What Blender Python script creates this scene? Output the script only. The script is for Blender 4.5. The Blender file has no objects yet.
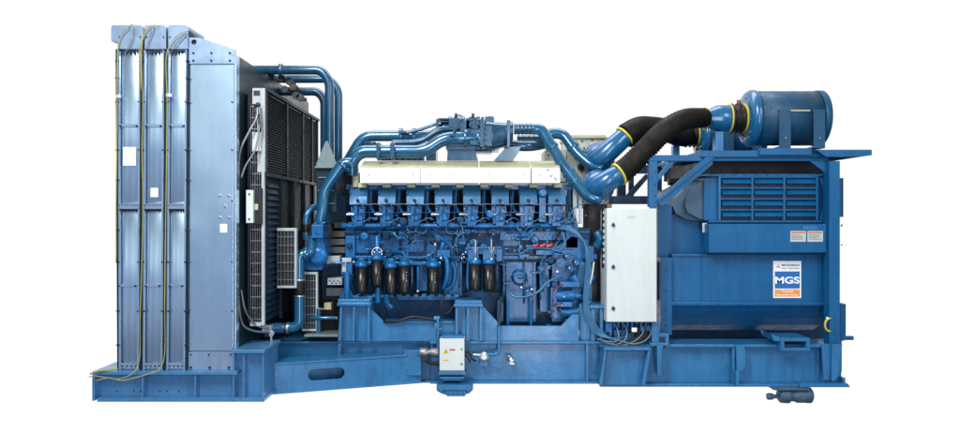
import bpy, bmesh, math, random
from mathutils import Vector, Matrix
random.seed(7)
SC = bpy.context.scene
COL = SC.collection
R = math.radians
D = 7.5          # camera distance to the front web of the base frame
CZ = 1.90        # camera height
def s(Y): return 0.01 * (D + Y) / D
def W(px, py, Y): return Vector(((px - 480) * s(Y), Y, CZ + (216 - py) * s(Y)))

# ------------------------------------------------------------------ materials
MATS = {}
def mat(name, base, rough=.4, metal=0., coat=0., var=.12, bump=0., bscale=6., emit=None, wave=0., spec=.5, rv=.27):
    m = bpy.data.materials.new(name); m.use_nodes = True
    nt = m.node_tree; N = nt.nodes; L = nt.links
    b = N['Principled BSDF']
    b.inputs['Metallic'].default_value = metal
    b.inputs['Specular IOR Level'].default_value = spec
    b.inputs['Coat Weight'].default_value = coat
    b.inputs['Coat Roughness'].default_value = .12
    tc = N.new('ShaderNodeTexCoord')
    geo = N.new('ShaderNodeNewGeometry')
    n1 = N.new('ShaderNodeTexNoise'); n1.inputs['Scale'].default_value = 3.1; n1.inputs['Detail'].default_value = 7
    n1.inputs['Roughness'].default_value = .62
    L.new(geo.outputs['Position'], n1.inputs['Vector'])
    mr = N.new('ShaderNodeMapRange'); mr.inputs['From Min'].default_value = .3; mr.inputs['From Max'].default_value = .7
    mr.inputs['To Min'].default_value = 1 - var; mr.inputs['To Max'].default_value = 1 + var
    L.new(n1.outputs['Fac'], mr.inputs['Value'])
    mx = N.new('ShaderNodeVectorMath'); mx.operation = 'SCALE'
    mx.inputs[0].default_value = base
    L.new(mr.outputs['Result'], mx.inputs['Scale'])
    mp = N.new('ShaderNodeMapping'); mp.inputs['Scale'].default_value = (7, 7, .9); L.new(geo.outputs['Position'], mp.inputs['Vector'])
    ns = N.new('ShaderNodeTexNoise'); ns.inputs['Scale'].default_value = 2.2; ns.inputs['Detail'].default_value = 6; ns.inputs['Roughness'].default_value = .7
    L.new(mp.outputs['Vector'], ns.inputs['Vector'])
    ms = N.new('ShaderNodeMapRange'); ms.inputs['From Min'].default_value = .35; ms.inputs['From Max'].default_value = .6
    ms.inputs['To Min'].default_value = 1 - var * 1.3; ms.inputs['To Max'].default_value = 1.03
    L.new(ns.outputs['Fac'], ms.inputs['Value'])
    m3 = N.new('ShaderNodeVectorMath'); m3.operation = 'SCALE'; L.new(mx.outputs['Vector'], m3.inputs[0]); L.new(ms.outputs['Result'], m3.inputs['Scale'])
    L.new(m3.outputs['Vector'], b.inputs['Base Color'])
    n2 = N.new('ShaderNodeTexNoise'); n2.inputs['Scale'].default_value = 11; n2.inputs['Detail'].default_value = 5
    L.new(geo.outputs['Position'], n2.inputs['Vector'])
    r2 = N.new('ShaderNodeMapRange'); r2.inputs['From Min'].default_value = .3; r2.inputs['From Max'].default_value = .7
    r2.inputs['To Min'].default_value = max(.03, rough * (1 - rv)); r2.inputs['To Max'].default_value = min(1, rough * (1 + rv))
    L.new(n2.outputs['Fac'], r2.inputs['Value']); L.new(r2.outputs['Result'], b.inputs['Roughness'])
    last = None
    if bump:
        n3 = N.new('ShaderNodeTexNoise'); n3.inputs['Scale'].default_value = bscale; n3.inputs['Detail'].default_value = 3
        L.new(geo.outputs['Position'], n3.inputs['Vector'])
        bp = N.new('ShaderNodeBump'); bp.inputs['Strength'].default_value = 1; bp.inputs['Distance'].default_value = bump
        L.new(n3.outputs['Fac'], bp.inputs['Height']); last = bp
    if wave:
        n4 = N.new('ShaderNodeTexNoise'); n4.inputs['Scale'].default_value = 1.15; n4.inputs['Detail'].default_value = 1.5
        L.new(geo.outputs['Position'], n4.inputs['Vector'])
        bq = N.new('ShaderNodeBump'); bq.inputs['Strength'].default_value = 1; bq.inputs['Distance'].default_value = wave
        L.new(n4.outputs['Fac'], bq.inputs['Height'])
        if last: L.new(last.outputs['Normal'], bq.inputs['Normal'])
        last = bq
    if last: L.new(last.outputs['Normal'], b.inputs['Normal'])
    MATS[name] = m
    return m
mat('frame_paint', (.022, .165, .372), .36, .1, .2, .14, .0015, 30)
mat('frame_dark', (.005, .040, .100), .5, .0, .05, .2, .001, 30, spec=.3)  # darker copy of frame_paint, shading put into rear and inner parts
mat('engine_paint', (.004, .125, .350), .36, .1, .15, .24, .002, 38, spec=.4)
mat('pipe_paint', (.014, .115, .235), .2, .3, .5, .16, .001, 12)
mat('pipe_dull', (.014, .075, .150), .28, .3, .4, .2, .001, 12)
mat('elbow_paint', (.007, .105, .250), .26, .1, .35, .12, .001, 8)
mat('head_paint', (.030, .145, .300), .5, .2, .0, .16, .001, 22)
mat('alt_paint', (.002, .103, .268), .42, .05, .08, .11, .0012, 20, spec=.4)
mat('cleaner_paint', (.004, .066, .150), .5, .1, .0, .12, .001, 20)
mat('rad_panel', (.46, .62, .79), .24, .92, .05, .02, 0, 20, wave=.022, rv=.06)
mat('rad_plate', (.25, .35, .50), .36, .55, .1, .06, .0004, 20, wave=.006)
mat('skid_paint', (.075, .235, .46), .36, .4, .25, .08, .001, 25)
mat('rad_dark', (.004, .022, .042), .5, .0, .0, .2, .001, 10, spec=.25)
mat('shroud', (.004, .026, .036), .35, .0, .1, .3, .001, 6, wave=.01, spec=.5)
mat('louvre', (.006, .015, .020), .45, .0, .0, .2, spec=.3)
mat('black', (.007, .009, .014), .5, 0, 0, .2)
mat('void', (.006, .011, .022), .75, 0, 0, .2)  # near-black standing for shade in gaps and hollows
mat('rubber', (.008, .008, .008), .5, 0, 0, .2, .001, 60, spec=.3)
mat('hose_black', (.008, .0065, .005), .6, 0, 0, .3, spec=.2)
mat('filter_black', (.004, .004, .005), .32, 0, 0., .1, spec=.5)
mat('casting_grey', (.055, .075, .075), .5, .2, 0, .3, .002, 20)
mat('steel', (.55, .58, .62), .3, .9, 0, .12)
mat('dull_steel', (.25, .27, .29), .42, .8, 0, .2)
mat('grey_paint', (.42, .47, .50), .45, .1, 0, .1)
mat('bracket_grey', (.15, .21, .22), .45, .1, .1, .15, .001, 20)
mat('white_paint', (.60, .645, .635), .4, 0, .1, .03)
mat('shield_white', (.84, .84, .83), .5, 0, 0, .03)
mat('cream', (.46, .46, .30), .55, 0, 0, .12, .003, 14)
mat('insul', (.52, .54, .46), .55, .1, 0, .14, .005, 12)
mat('yellow', (.62, .50, .04), .5, 0, 0, .1)
mat('wire_yellow', (.34, .31, .07), .5, 0, 0, .2)
mat('wire_blue', (.05, .17, .32), .38, .2, 0, .2)
mat('wire_grey', (.16, .20, .24), .4, .1, 0, .2)
mat('red', (.60, .03, .02), .4, 0, .2, .1)
mat('copper', (.22, .07, .03), .45, .5, 0, .3)
mat('orange', (.85, .30, .03), .45, 0, 0, .02)
mat('sign_blue', (.012, .13, .42), .45, 0, 0, .02)
mat('sign_white', (.86, .87, .88), .45, 0, 0, .02)
mat('sign_grey', (.50, .54, .52), .5, 0, 0, .04)
mat('red_print', (.62, .16, .08), .5, 0, 0, .02)
mat('ink', (.03, .03, .04), .5, 0, 0, .02)
mat('mount_grey', (.06, .12, .19), .55, .2, 0, .3, .004, 26)
mat('hood_grey', (.045, .105, .17), .4, .2, .1, .15, .001, 14)
mat('engine_shaded', (.003, .062, .170), .5, .0, .05, .3, .002, 30, spec=.3)  # engine paint darkened to put deeper shade into the crankcase
# perforated sheet of the air cleaner: rows of punched holes
def perforated():
    m = MATS['cleaner_paint'].copy(); m.name = 'perforated_sheet'; nt = m.node_tree; N = nt.nodes; L = nt.links
    b = N['Principled BSDF']
    tc = N.new('ShaderNodeUVMap')
    ax = N.new('ShaderNodeMapping'); ax.inputs['Scale'].default_value = (46, 108, 1); ax.inputs['Rotation'].default_value = (0, 0, 0)
    L.new(tc.outputs['UV'], ax.inputs['Vector'])
    v = N.new('ShaderNodeTexVoronoi'); v.inputs['Randomness'].default_value = 0; v.inputs['Scale'].default_value = 1; v.voronoi_dimensions = '2D'
    sh = N.new('ShaderNodeVectorMath'); sh.operation = 'ADD'
    L.new(ax.outputs['Vector'], v.inputs['Vector'])
    mr = N.new('ShaderNodeMapRange'); mr.inputs['From Min'].default_value = .28; mr.inputs['From Max'].default_value = .36
    mr.inputs['To Min'].default_value = .45; mr.inputs['To Max'].default_value = 1
    L.new(v.outputs['Distance'], mr.inputs['Value'])
    src = b.inputs['Base Color'].links[0].from_socket
    sc = N.new('ShaderNodeVectorMath'); sc.operation = 'SCALE'
    L.new(src, sc.inputs[0]); L.new(mr.outputs['Result'], sc.inputs['Scale']); L.new(sc.outputs['Vector'], b.inputs['Base Color'])
    MATS['perforated_sheet'] = m
perforated()

# ------------------------------------------------------------------ mesh builder
def path_smooth(pts, n=8):
    if len(pts) < 3: return [Vector(p) for p in pts]
    P = [Vector(p) for p in pts]; P = [P[0] * 2 - P[1]] + P + [P[-1] * 2 - P[-2]]
    out = []
    for i in range(1, len(P) - 2):
        a, b, c, d = P[i - 1:i + 3]
        t0 = 0; t1 = max(1e-4, (b - a).length ** .5); t2 = t1 + max(1e-4, (c - b).length ** .5); t3 = t2 + max(1e-4, (d - c).length ** .5)
        for k in range(n):
            t = t1 + (t2 - t1) * k / n
            A1 = a * ((t1 - t) / (t1 - t0)) + b * ((t - t0) / (t1 - t0))
            A2 = b * ((t2 - t) / (t2 - t1)) + c * ((t - t1) / (t2 - t1))
            A3 = c * ((t3 - t) / (t3 - t2)) + d * ((t - t2) / (t3 - t2))
            B1 = A1 * ((t2 - t) / (t2 - t0)) + A2 * ((t - t0) / (t2 - t0))
            B2 = A2 * ((t3 - t) / (t3 - t1)) + A3 * ((t - t1) / (t3 - t1))
            out.append(B1 * ((t2 - t) / (t2 - t1)) + B2 * ((t - t1) / (t2 - t1)))
    out.append(P[-2].copy()); return out
def path_fillet(pts, rad, n=7):
    P = [Vector(p) for p in pts]; out = [P[0]]
    for i in range(1, len(P) - 1):
        a, b, c = P[i - 1], P[i], P[i + 1]
        u = (a - b); v = (c - b); r = min(rad, u.length * .49, v.length * .49)
        p0 = b + u.normalized() * r; p1 = b + v.normalized() * r
        for k in range(n + 1):
            t = k / n; out.append(p0 * (1 - t) ** 2 + b * 2 * t * (1 - t) + p1 * t * t)
    out.append(P[-1]); return out
def resample(P, step):
    out = [P[0].copy()]; acc = 0
    for a, b in zip(P, P[1:]):
        L = (b - a).length
        while acc + L >= step:
            t = (step - acc) / L; a = a + (b - a) * t; out.append(a.copy()); L = (b - a).length; acc = 0
        acc += L
    return out
SPLIT = {'oil_pipe','turbo_support','cross_member','sensor','service_indicator','filter_head','fuel_pump','exhaust_insulation','red_connector','valve_cluster','front_bracket','link_bar','head_rail','bearing_housing','end_cover','coupling_cover','drain_pipe','cable_gland','box_bracket'}
class M:
    def __init__(self, *mats):
        self.bm = bmesh.new(); self.mats = [MATS[m] for m in mats]; self.i = 0; self.uv = None
    def use(self, i): self.i = i; return self
    def face(self, vs, smooth=False):
        try: f = self.bm.faces.new(vs)
        except ValueError: return None
        f.material_index = self.i; f.smooth = smooth; return f
    def wbox(self, a, b):
        x0, y0, z0 = a; x1, y1, z1 = b
        v = [self.bm.verts.new(p) for p in ((x0,y0,z0),(x1,y0,z0),(x1,y1,z0),(x0,y1,z0),(x0,y0,z1),(x1,y0,z1),(x1,y1,z1),(x0,y1,z1))]
        for q in ((0,1,5,4),(1,2,6,5),(2,3,7,6),(3,0,4,7),(4,5,6,7),(3,2,1,0)): self.face([v[k] for k in q])
        return self
    def box(self, x0, y0, x1, y1, Yf, Yb):          # a box whose front is measured in the photograph at depth Yf
        a = W(x0, y1, Yf); b = W(x1, y0, Yf)
        return self.wbox((min(a.x,b.x), min(Yf,Yb), min(a.z,b.z)), (max(a.x,b.x), max(Yf,Yb), max(a.z,b.z)))
    def slab(self, pts, d):
        n = len(pts); d = Vector(d)
        A = [self.bm.verts.new(Vector(p)) for p in pts]; B = [self.bm.verts.new(Vector(p) + d) for p in pts]
        self.face(A); self.face(B[::-1])
        for k in range(n): self.face([A[(k+1) % n], A[k], B[k], B[(k+1) % n]])
        return self
    def prism(self, pts, Yf, Yb): return self.slab([W(x, y, Yf) for x, y in pts], (0, Yb - Yf, 0))
    def rings(self, rings, caps=True, smooth=True, uv=False):
        V = [[self.bm.verts.new(p) for p in r] for r in rings]; n = len(V[0])
        L = self.bm.loops.layers.uv.verify() if uv else None
        for j, (a, b) in enumerate(zip(V, V[1:])):
            for k in range(n):
                f = self.face([a[k], a[(k+1) % n], b[(k+1) % n], b[k]], smooth)
                if uv and f:
                    for lp, (jj, kk) in zip(f.loops, ((j,k),(j,k+1),(j+1,k+1),(j+1,k))): lp[L].uv = (jj / (len(V)-1), kk / n)
        if caps: self.face(V[0][::-1]); self.face(V[-1])
        return self
    def tube(self, P, r, seg=12, caps=True):
        P = [Vector(p) for p in P]; P = [p for i, p in enumerate(P) if i == 0 or (p - P[i-1]).length > 1e-5]
        if len(P) < 2: return self
        T = [(P[min(i+1, len(P)-1)] - P[max(i-1, 0)]).normalized() for i in range(len(P))]
        up = Vector((0,1,0)) if abs(T[0].y) < .9 else Vector((1,0,0))
        nrm = (up - T[0] * up.dot(T[0])).normalized(); rg = []
        for i, p in enumerate(P):
            nrm = (nrm - T[i] * nrm.dot(T[i])).normalized(); bn = T[i].cross(nrm)
            rr = r[i] if isinstance(r, (list, tuple)) else r
            rg.append([p + (nrm * math.cos(2*math.pi*k/seg) + bn * math.sin(2*math.pi*k/seg)) * rr for k in range(seg)])
        return self.rings(rg, caps)
    def ptube(self, pts, rpx, seg=12, n=8, fillet=None):
        r = rpx * s(pts[0][2]); P = [W(*p) for p in pts]
        P = path_fillet(P, fillet * s(pts[0][2])) if fillet else path_smooth(P, n)
        return self.tube(P, r, seg)
    def lathe(self, p, ax, prof, seg=28, uv=False, smooth=True):
        p = Vector(p); ax = Vector(ax).normalized()
        up = Vector((0,0,1)) if abs(ax.z) < .9 else Vector((1,0,0))
        u = (up - ax * up.dot(ax)).normalized(); v = ax.cross(u)
        return self.rings([[p + ax*t + (u*math.cos(2*math.pi*k/seg) + v*math.sin(2*math.pi*k/seg)) * r for k in range(seg)] for t, r in prof], True, smooth, uv)
    def cyl(self, a, b, r, seg=16, r2=None):
        a = Vector(a); b = Vector(b); return self.lathe(a, b - a, [(0, r), ((b-a).length, r if r2 is None else r2)], seg)
    def clamp(self, P, k, r, w=.02):                 # ring round a tube path at index k
        P = [Vector(p) for p in P]; a = P[max(0, k-1)]; b = P[min(len(P)-1, k+1)]; d = (b - a).normalized()
        return self.lathe(P[k] - d*w/2, d, [(0, r*.9), (0, r), (w, r), (w, r*.9)], 20)
    def bolt(self, px, py, Y, rpx=.9, h=.010, seg=6):
        p = W(px, py, Y); r = rpx * s(Y)
        return self.lathe(p, (0,-1,0), [(-.002, r), (h*.7, r), (h, r*.7)], seg, smooth=False)
    def plate(self, outer, holes, Yf, Yb, O=None, U=None):   # flat plate with real holes; points in the photograph's pixels
        cu = bpy.data.curves.new('t', 'CURVE'); cu.dimensions = '2D'; cu.fill_mode = 'BOTH'
        O = O or (lambda x, y: W(x, y, Yf))
        for poly in [outer] + holes:
            sp = cu.splines.new('POLY'); sp.points.add(len(poly) - 1); sp.use_cyclic_u = True
            for q, (x, y) in zip(sp.points, poly):
                w = O(x, y); q.co = (w.x, w.z, 0, 1)
        th = abs(Yb - Yf); cu.extrude = th / 2
        ob = bpy.data.objects.new('t', cu); me = ob.to_mesh()
        vs = [self.bm.verts.new((v.co.x, (Yf + Yb) / 2 - v.co.z, v.co.y)) for v in me.vertices]
        for p in me.polygons: self.face([vs[k] for k in p.vertices])
        ob.to_mesh_clear(); bpy.data.objects.remove(ob); bpy.data.curves.remove(cu)
        return self
    def build(self, name, parent=None, bevel=.004, label=None, fixn=True):
        bm = self.bm
        if name in SPLIT:                      # pieces that do not touch become parts of their own
            seen = {}; comps = []
            bm.verts.index_update()
            for v in bm.verts:
                if v in seen: continue
                st = [v]; seen[v] = 1; cc = []
                while st:
                    q = st.pop(); cc.append(q)
                    for e in q.link_edges:
                        o = e.other_vert(q)
                        if o not in seen: seen[o] = 1; st.append(o)
                lo = [min(x.co[k] for x in cc)-.003 for k in range(3)]; hi = [max(x.co[k] for x in cc)+.003 for k in range(3)]
                comps.append([cc, lo, hi])
            merged = True
            while merged:
                merged = False
                for i in range(len(comps)):
                    for j in range(i+1, len(comps)):
                        A, B = comps[i], comps[j]
                        if all(A[1][k] <= B[2][k] and B[1][k] <= A[2][k] for k in range(3)):
                            A[0] += B[0]; A[1] = [min(a, b) for a, b in zip(A[1], B[1])]; A[2] = [max(a, b) for a, b in zip(A[2], B[2])]
                            del comps[j]; merged = True; break
                    if merged: break
            last = None
            for cc, _, _ in comps:
                n = M(); n.mats = self.mats; mp = {v: n.bm.verts.new(v.co) for v in cc}
                fs = {f for v in cc for f in v.link_faces}
                for f in fs:
                    g = n.bm.faces.new([mp[v] for v in f.verts]); g.material_index = f.material_index; g.smooth = f.smooth
                last = n._build(name, parent, bevel, label)
            bm.free(); return last
        return self._build(name, parent, bevel, label)
    def _build(self, name, parent=None, bevel=.004, label=None, fixn=True):
        bm = self.bm
        if fixn: bmesh.ops.recalc_face_normals(bm, faces=bm.faces)
        lo = Vector([min(v.co[k] for v in bm.verts) for k in range(3)]); hi = Vector([max(v.co[k] for v in bm.verts) for k in range(3)])
        c = (lo + hi) / 2
        for v in bm.verts: v.co -= c
        me = bpy.data.meshes.new(name); bm.to_mesh(me); bm.free()
        for m in self.mats: me.materials.append(m)
        ob = bpy.data.objects.new(name, me); COL.objects.link(ob)
        ob['wloc'] = tuple(c)
        if parent is not None:
            ob.parent = parent; ob.location = c - wl(parent)
        else: ob.location = c
        if bevel:
            b = ob.modifiers.new('bevel', 'BEVEL'); b.width = bevel; b.segments = 2; b.limit_method = 'ANGLE'; b.angle_limit = R(38)
        if label: ob['label'] = label
        return ob
WL = {}
def wl(o):
    v = Vector((0,0,0))
    while o is not None: v += Vector(o.location); o = o.parent
    return v
def text(body, px, py, Y, h, material, parent, name, width=None, weight=0., thick=.0012):
    cu = bpy.data.curves.new('t', 'FONT'); cu.body = body; cu.size = 1; cu.align_x = 'CENTER'; cu.align_y = 'CENTER'; cu.offset = weight; cu.extrude = .001
    ob = bpy.data.objects.new('t', cu); me0 = ob.to_mesh(); me = me0.copy(); ob.to_mesh_clear()
    bpy.data.objects.remove(ob); bpy.data.curves.remove(cu)
    xs = [v.co.x for v in me.vertices]; ys = [v.co.y for v in me.vertices]
    cx, cy = (min(xs)+max(xs))/2, (min(ys)+max(ys))/2
    ky = h * s(Y) / (max(ys) - min(ys)); kx = width * s(Y) / (max(xs) - min(xs)) if width else ky
    p = W(px, py, Y)
    for v in me.vertices: v.co = Vector(((v.co.x-cx)*kx, -v.co.z, (v.co.y-cy)*ky))
    me.materials.clear(); me.materials.append(MATS[material]); me.name = name
    o = bpy.data.objects.new(name, me); COL.objects.link(o); o.parent = parent; o.location = p - wl(parent)
    return o
def dup(o, dx, parent=None):
    c = o.copy(); COL.objects.link(c); c.parent = parent or o.parent
    c.location = Vector(o.location) + Vector(dx); return c

# ------------------------------------------------------------------ root
root = bpy.data.objects.new('generator_set', None); COL.objects.link(root)
root.location = (0, 1.0, .2); root.empty_display_size = .3
root['label'] = 'blue industrial diesel generator set with tall radiator and white control cabinet'
root['category'] = 'generator'

# ================================================================== BASE FRAME
m = M('frame_paint', 'frame_dark')
def ibeam(m, x0, x1, yt, yb, Y, depth=.24, fl=3.2, web=.09):
    m.box(x0, yt, x1, yt+fl, Y-.0, Y+depth); m.box(x0, yb-fl, x1, yb, Y, Y+depth)
    m.box(x0+.5, yt+fl, x1-.5, yb-fl, Y+web, Y+web+.03)
ibeam(m, 430, 604, 341.5, 384, 0, .3, 2.4)
ibeam(m, 600, 842, 344.5, 387, -.10, .34, 3.0)
ibeam(m, 262, 445, 341.5, 383, .10, .3, 2.2, .06)
# rear beam and cross members
m.box(262, 336, 842, 372, 1.9, 2.1)
for x in (300, 400, 520, 640, 760): m.box(x, 346, x+14, 376, .3, 1.95)
# upper longitudinal rail seen over the outrigger on the left
m.box(262, 337, 338, 341, .45, .75)
m.box(236, 341, 300, 346, .18, .5)
base = m.build('base_frame', root, .004)
M('rad_dark').box(250, 262, 345, 338, 1.5, 1.56).build('dark_gap_fill', base, .003)  # dark sheet added to fill the bright gap under the guard
# stiffeners
def stiff(pts, Yf, Yb, name='stiffener'):
    return M('frame_paint').prism(pts, Yf, Yb).build(name, base, .003)
stiff([(586,344),(588.5,344),(588.5,381.6),(586,381.6)], .005, .088)
stiff([(732.5,347.6),(735,347.6),(735,384),(732.5,384)], -.09, -.012)
M('frame_paint').prism([(736,345),(744,345),(745.5,352),(745.5,366),(742.5,371),(737,371)], -.125, -.101).build('gusset_plate', base, .003)
M('frame_paint').prism([(736,371),(739,371),(739,386),(736,386)], -.16, -.101).build('gusset_plate', base, .003)
# right end of the frame
stiff([(817,350),(818.6,350),(818.6,378),(817,378)], -.04, -.012)
M('frame_paint').prism([(822,344),(833,344),(829,380),(824,380)], -.13, -.102).build('end_gusset', base, .003)
M('frame_paint').prism([(832,344.5),(842.5,344.5),(841,352),(838,377),(834,381),(832,381)], -.17, -.135).build('end_gusset', base, .003)
M('frame_paint').prism([(800,383.6),(848,383.6),(850.5,387.4),(800,387.4)], -.15, .3).build('end_plate', base, .003)
M('frame_paint').box(842.5, 378, 845.5, 383.4, -.1, .3).build('end_plate', base, .003)
# channel lug on the top right
m = M('frame_paint', 'void')
m.box(781,338,810,341.5,-.22,.1); m.box(781,341.5,784.5,348,-.22,.1); m.box(806.5,341.5,810,348,-.22,.1); m.box(781,348,810,351,-.22,.1)
m.prism([(771,334),(781,338),(781,341.5),(774,341)], -.2, .1)
m.use(1).box(784.6,341.6,806.4,347.9,-.05,.05)
m.build('lifting_lug', base, .003)
m = M('frame_paint').prism([(604,347.5),(651,347.5),(651,350.5),(604,350.5)], -.26, -.101)
m.prism([(604.5,350.6),(607,350.6),(603,385),(599,385)], -.25, -.101); m.prism([(648,350.6),(651,350.6),(645,385),(641.5,385)], -.25, -.101)
m.prism([(607.5,350.8),(647,350.8),(642,385),(603.5,385)], -.135, -.105)
for x in (607, 648): m.bolt(x, 346.6, -.2, 1.0)
m.build('pedestal_bracket', base, .003)
M('frame_paint').prism([(657,346),(663,346),(660.5,377),(657.5,375)], -.2, -.101).build('gusset_plate', base, .003)
m = M('frame_paint').box(652,322,659,346,-.12,.12); m.box(659,334,669,337,-.14,.1); m.box(665.5,337,669,348,-.14,.1); m.box(650,343.4,669,346,-.16,.1)
m.build('cabinet_stand', base, .003)
# engine side plates with the V cut-outs
m = M('frame_paint')
m.prism([(371,309),(385,323),(452,323),(455,320),(455,341.4),(371,341.4)], .06, .10)
m.box(384, 321.2, 453, 323.2, .03, .2)
m.build('side_plate', base, .003)
m = M('frame_paint')
m.prism([(482,305),(501,326),(561,326),(579,308),(579,341.4),(482,341.4)], .04, .08)
m.build('side_plate', base, .003)
M('frame_paint').prism([(579,304),(588,300),(596,304),(600,318),(600,341.2),(580,341.2)], .10, .14).build('side_plate', base, .003)
# engine feet pedestals
def pedestal(x0, x1, yt, Y, lean=0):
    m = M('frame_paint')
    m.box(x0-1, yt, x1+1, yt+3, Y-.02, Y+.34)
    m.box(x0, yt-3.5, x1, yt-.2, Y+.04, Y+.3)
    w = (x1-x0)
    for t in (0, .42, .90):
        x = x0 + w*t
        m.prism([(x+.4+lean*(1-t),yt+3.1),(x+3+lean*(1-t),yt+3.1),(x+3,341.2),(x,341.2)], Y, Y+.3)
    m.box(x0+2, yt+3.1, x1-1, 341.2, Y+.1, Y+.13)
    for x in (x0+3, x1-4, (x0+x1)/2): m.bolt(x, yt+1.5, Y-.02, .8)
    return m.build('engine_pedestal', base, .003)
pedestal(338, 370, 303, -.02, 1.5); pedestal(455, 482, 304, -.04); 
m = M('frame_paint').box(590,305,613,308.5,-.02,.3); m.box(591,308.6,595,341.2,.0,.2); m.box(600,308.6,603,341.2,.0,.2); m.box(609,308.6,612,341.2,.0,.2); m.box(595,308.6,609,341.2,.1,.12)
m.build('engine_pedestal', base, .003)
# stiffener strut in the left beam
stiff([(337.5,344),(341,344),(341,357),(337.5,357)], .09, .15)
# outrigger beam running diagonally out to the radiator skid
Yl, Yr = -.47, .04
def OB(px, z, back=0):       # point on the outrigger face: photograph column at the face, height z
    t = (px-264)/(421-264); Y = Yl + (Yr-Yl)*t
    return Vector(((px-480)*s(Y), Y+back, z))
m = M('frame_paint', 'frame_dark', 'void')
zt, zb = 1.90-1.39, 1.90-1.675
A = OB(264, 0); B = OB(421, 0); U = (B-A); Ln = U.length; U.normalize(); Nn = Vector((-U.y, U.x, 0))
sub = M('frame_paint')
hole = []
hx, hw, hz, hr = .58, .24, (zt+zb)/2+.01, .055
for k in range(16):
    a = math.pi/2 + math.pi*k/15 if k < 8 else 0
for k in range(9): a = math.pi/2 + math.pi*k/8; hole.append((hx-hw/2+math.cos(a)*hr, hz+math.sin(a)*hr))
for k in range(9): a = -math.pi/2 + math.pi*k/8; hole.append((hx+hw/2+math.cos(a)*hr, hz+math.sin(a)*hr))
sub.plate([(0,zb+.012),(Ln,zb+.012),(Ln,zt-.012),(0,zt-.012)], [hole], 0, .016, O=lambda x, y: Vector((x, 0, y)))
for v in sub.bm.verts: p = v.co.copy(); v.co = A + U*p.x + Nn*p.y + Vector((0,0,p.z))
def ob_box(m, a, b, z0, z1, d0, d1):
    P = [A + U*a + Nn*d0, A + U*b + Nn*d0, A + U*b + Nn*d1, A + U*a + Nn*d1]
    m.slab([Vector((p.x,p.y,z0)) for p in P], (0,0,z1-z0))
ob_box(sub, -.0, Ln+.2, zt-.012, zt+.004, -.012, .26); ob_box(sub, 0, Ln, zb-.004, zb+.012, -.012, .26)
ob_box(sub, 0, .014, zb+.013, zt-.013, .017, .25)
ob_box(sub, .03, Ln, zb+.02, zt-.02, .20, .21)
for (a, z) in ((.05, .08), (.05, .21)):
    sub.lathe(A + U*a + Vector((0,0,zb+z)), -Nn, [(-.002,.011),(.010,.011),(.012,.008)], 6, smooth=False)
sub.build('outrigger_beam', base, .003)
m = M('frame_paint').box(404,350,421,375.5,-.015,.0)
for x, y in ((407,355),(407,371),(417,355),(417,371)): m.bolt(x, y, -.015, .8)
m.build('joint_plate', base, .003)

# ---- radiator skid (in front, left)
YS = -.73
m = M('skid_paint', 'frame_dark', 'black')
m.box(92, 371.5, 237, 375, YS-.10, YS+.35); m.box(97, 398, 240, 402, YS-.08, YS+.35)
m.box(94, 375, 236, 398, YS+.02, YS+.05)
m.box(92, 375.2, 94.5, 401, YS-.09, YS+.30)
for x in (141.5, 194):
    m.box(x, 375.2, x+1.6, 397.8, YS-.07, YS+.018)
m.use(1)
m.box(97.5, 371.6, 236, 375.4, YS+2.6, YS+2.8); m.box(97, 375, 236, 398, YS+2.7, YS+2.74)
for x in (100, 150, 200): m.box(x, 372, x+8, 396, YS+.36, YS+2.6)
m.use(2)
for x in (117, 134, 141, 160, 167, 179): m.bolt(x, 391, YS+.02, .75)
m.build('radiator_skid', base, .003)
m = M('skid_paint', 'frame_dark')
m.box(232.5, 350, 264.5, 353.5, YS-.10, YS+.45); m.box(234, 398.4, 264, 402, YS-.10, YS+.45)
m.box(235, 353.6, 263, 398.2, YS+.03, YS+.06); m.box(232.5, 353.6, 234.2, 398.2, YS-.08, YS+.4)
m.box(242.5, 353.6, 244, 398.2, YS-.07, YS+.028); m.box(262, 353.6, 263.6, 398.2, YS-.07, YS+.4)
m.build('radiator_skid', base, .003)

# ================================================================== RADIATOR
YR = YS
RB = 2.55       # depth of the whole radiator
m = M('rad_dark', 'rad_panel')
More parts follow.
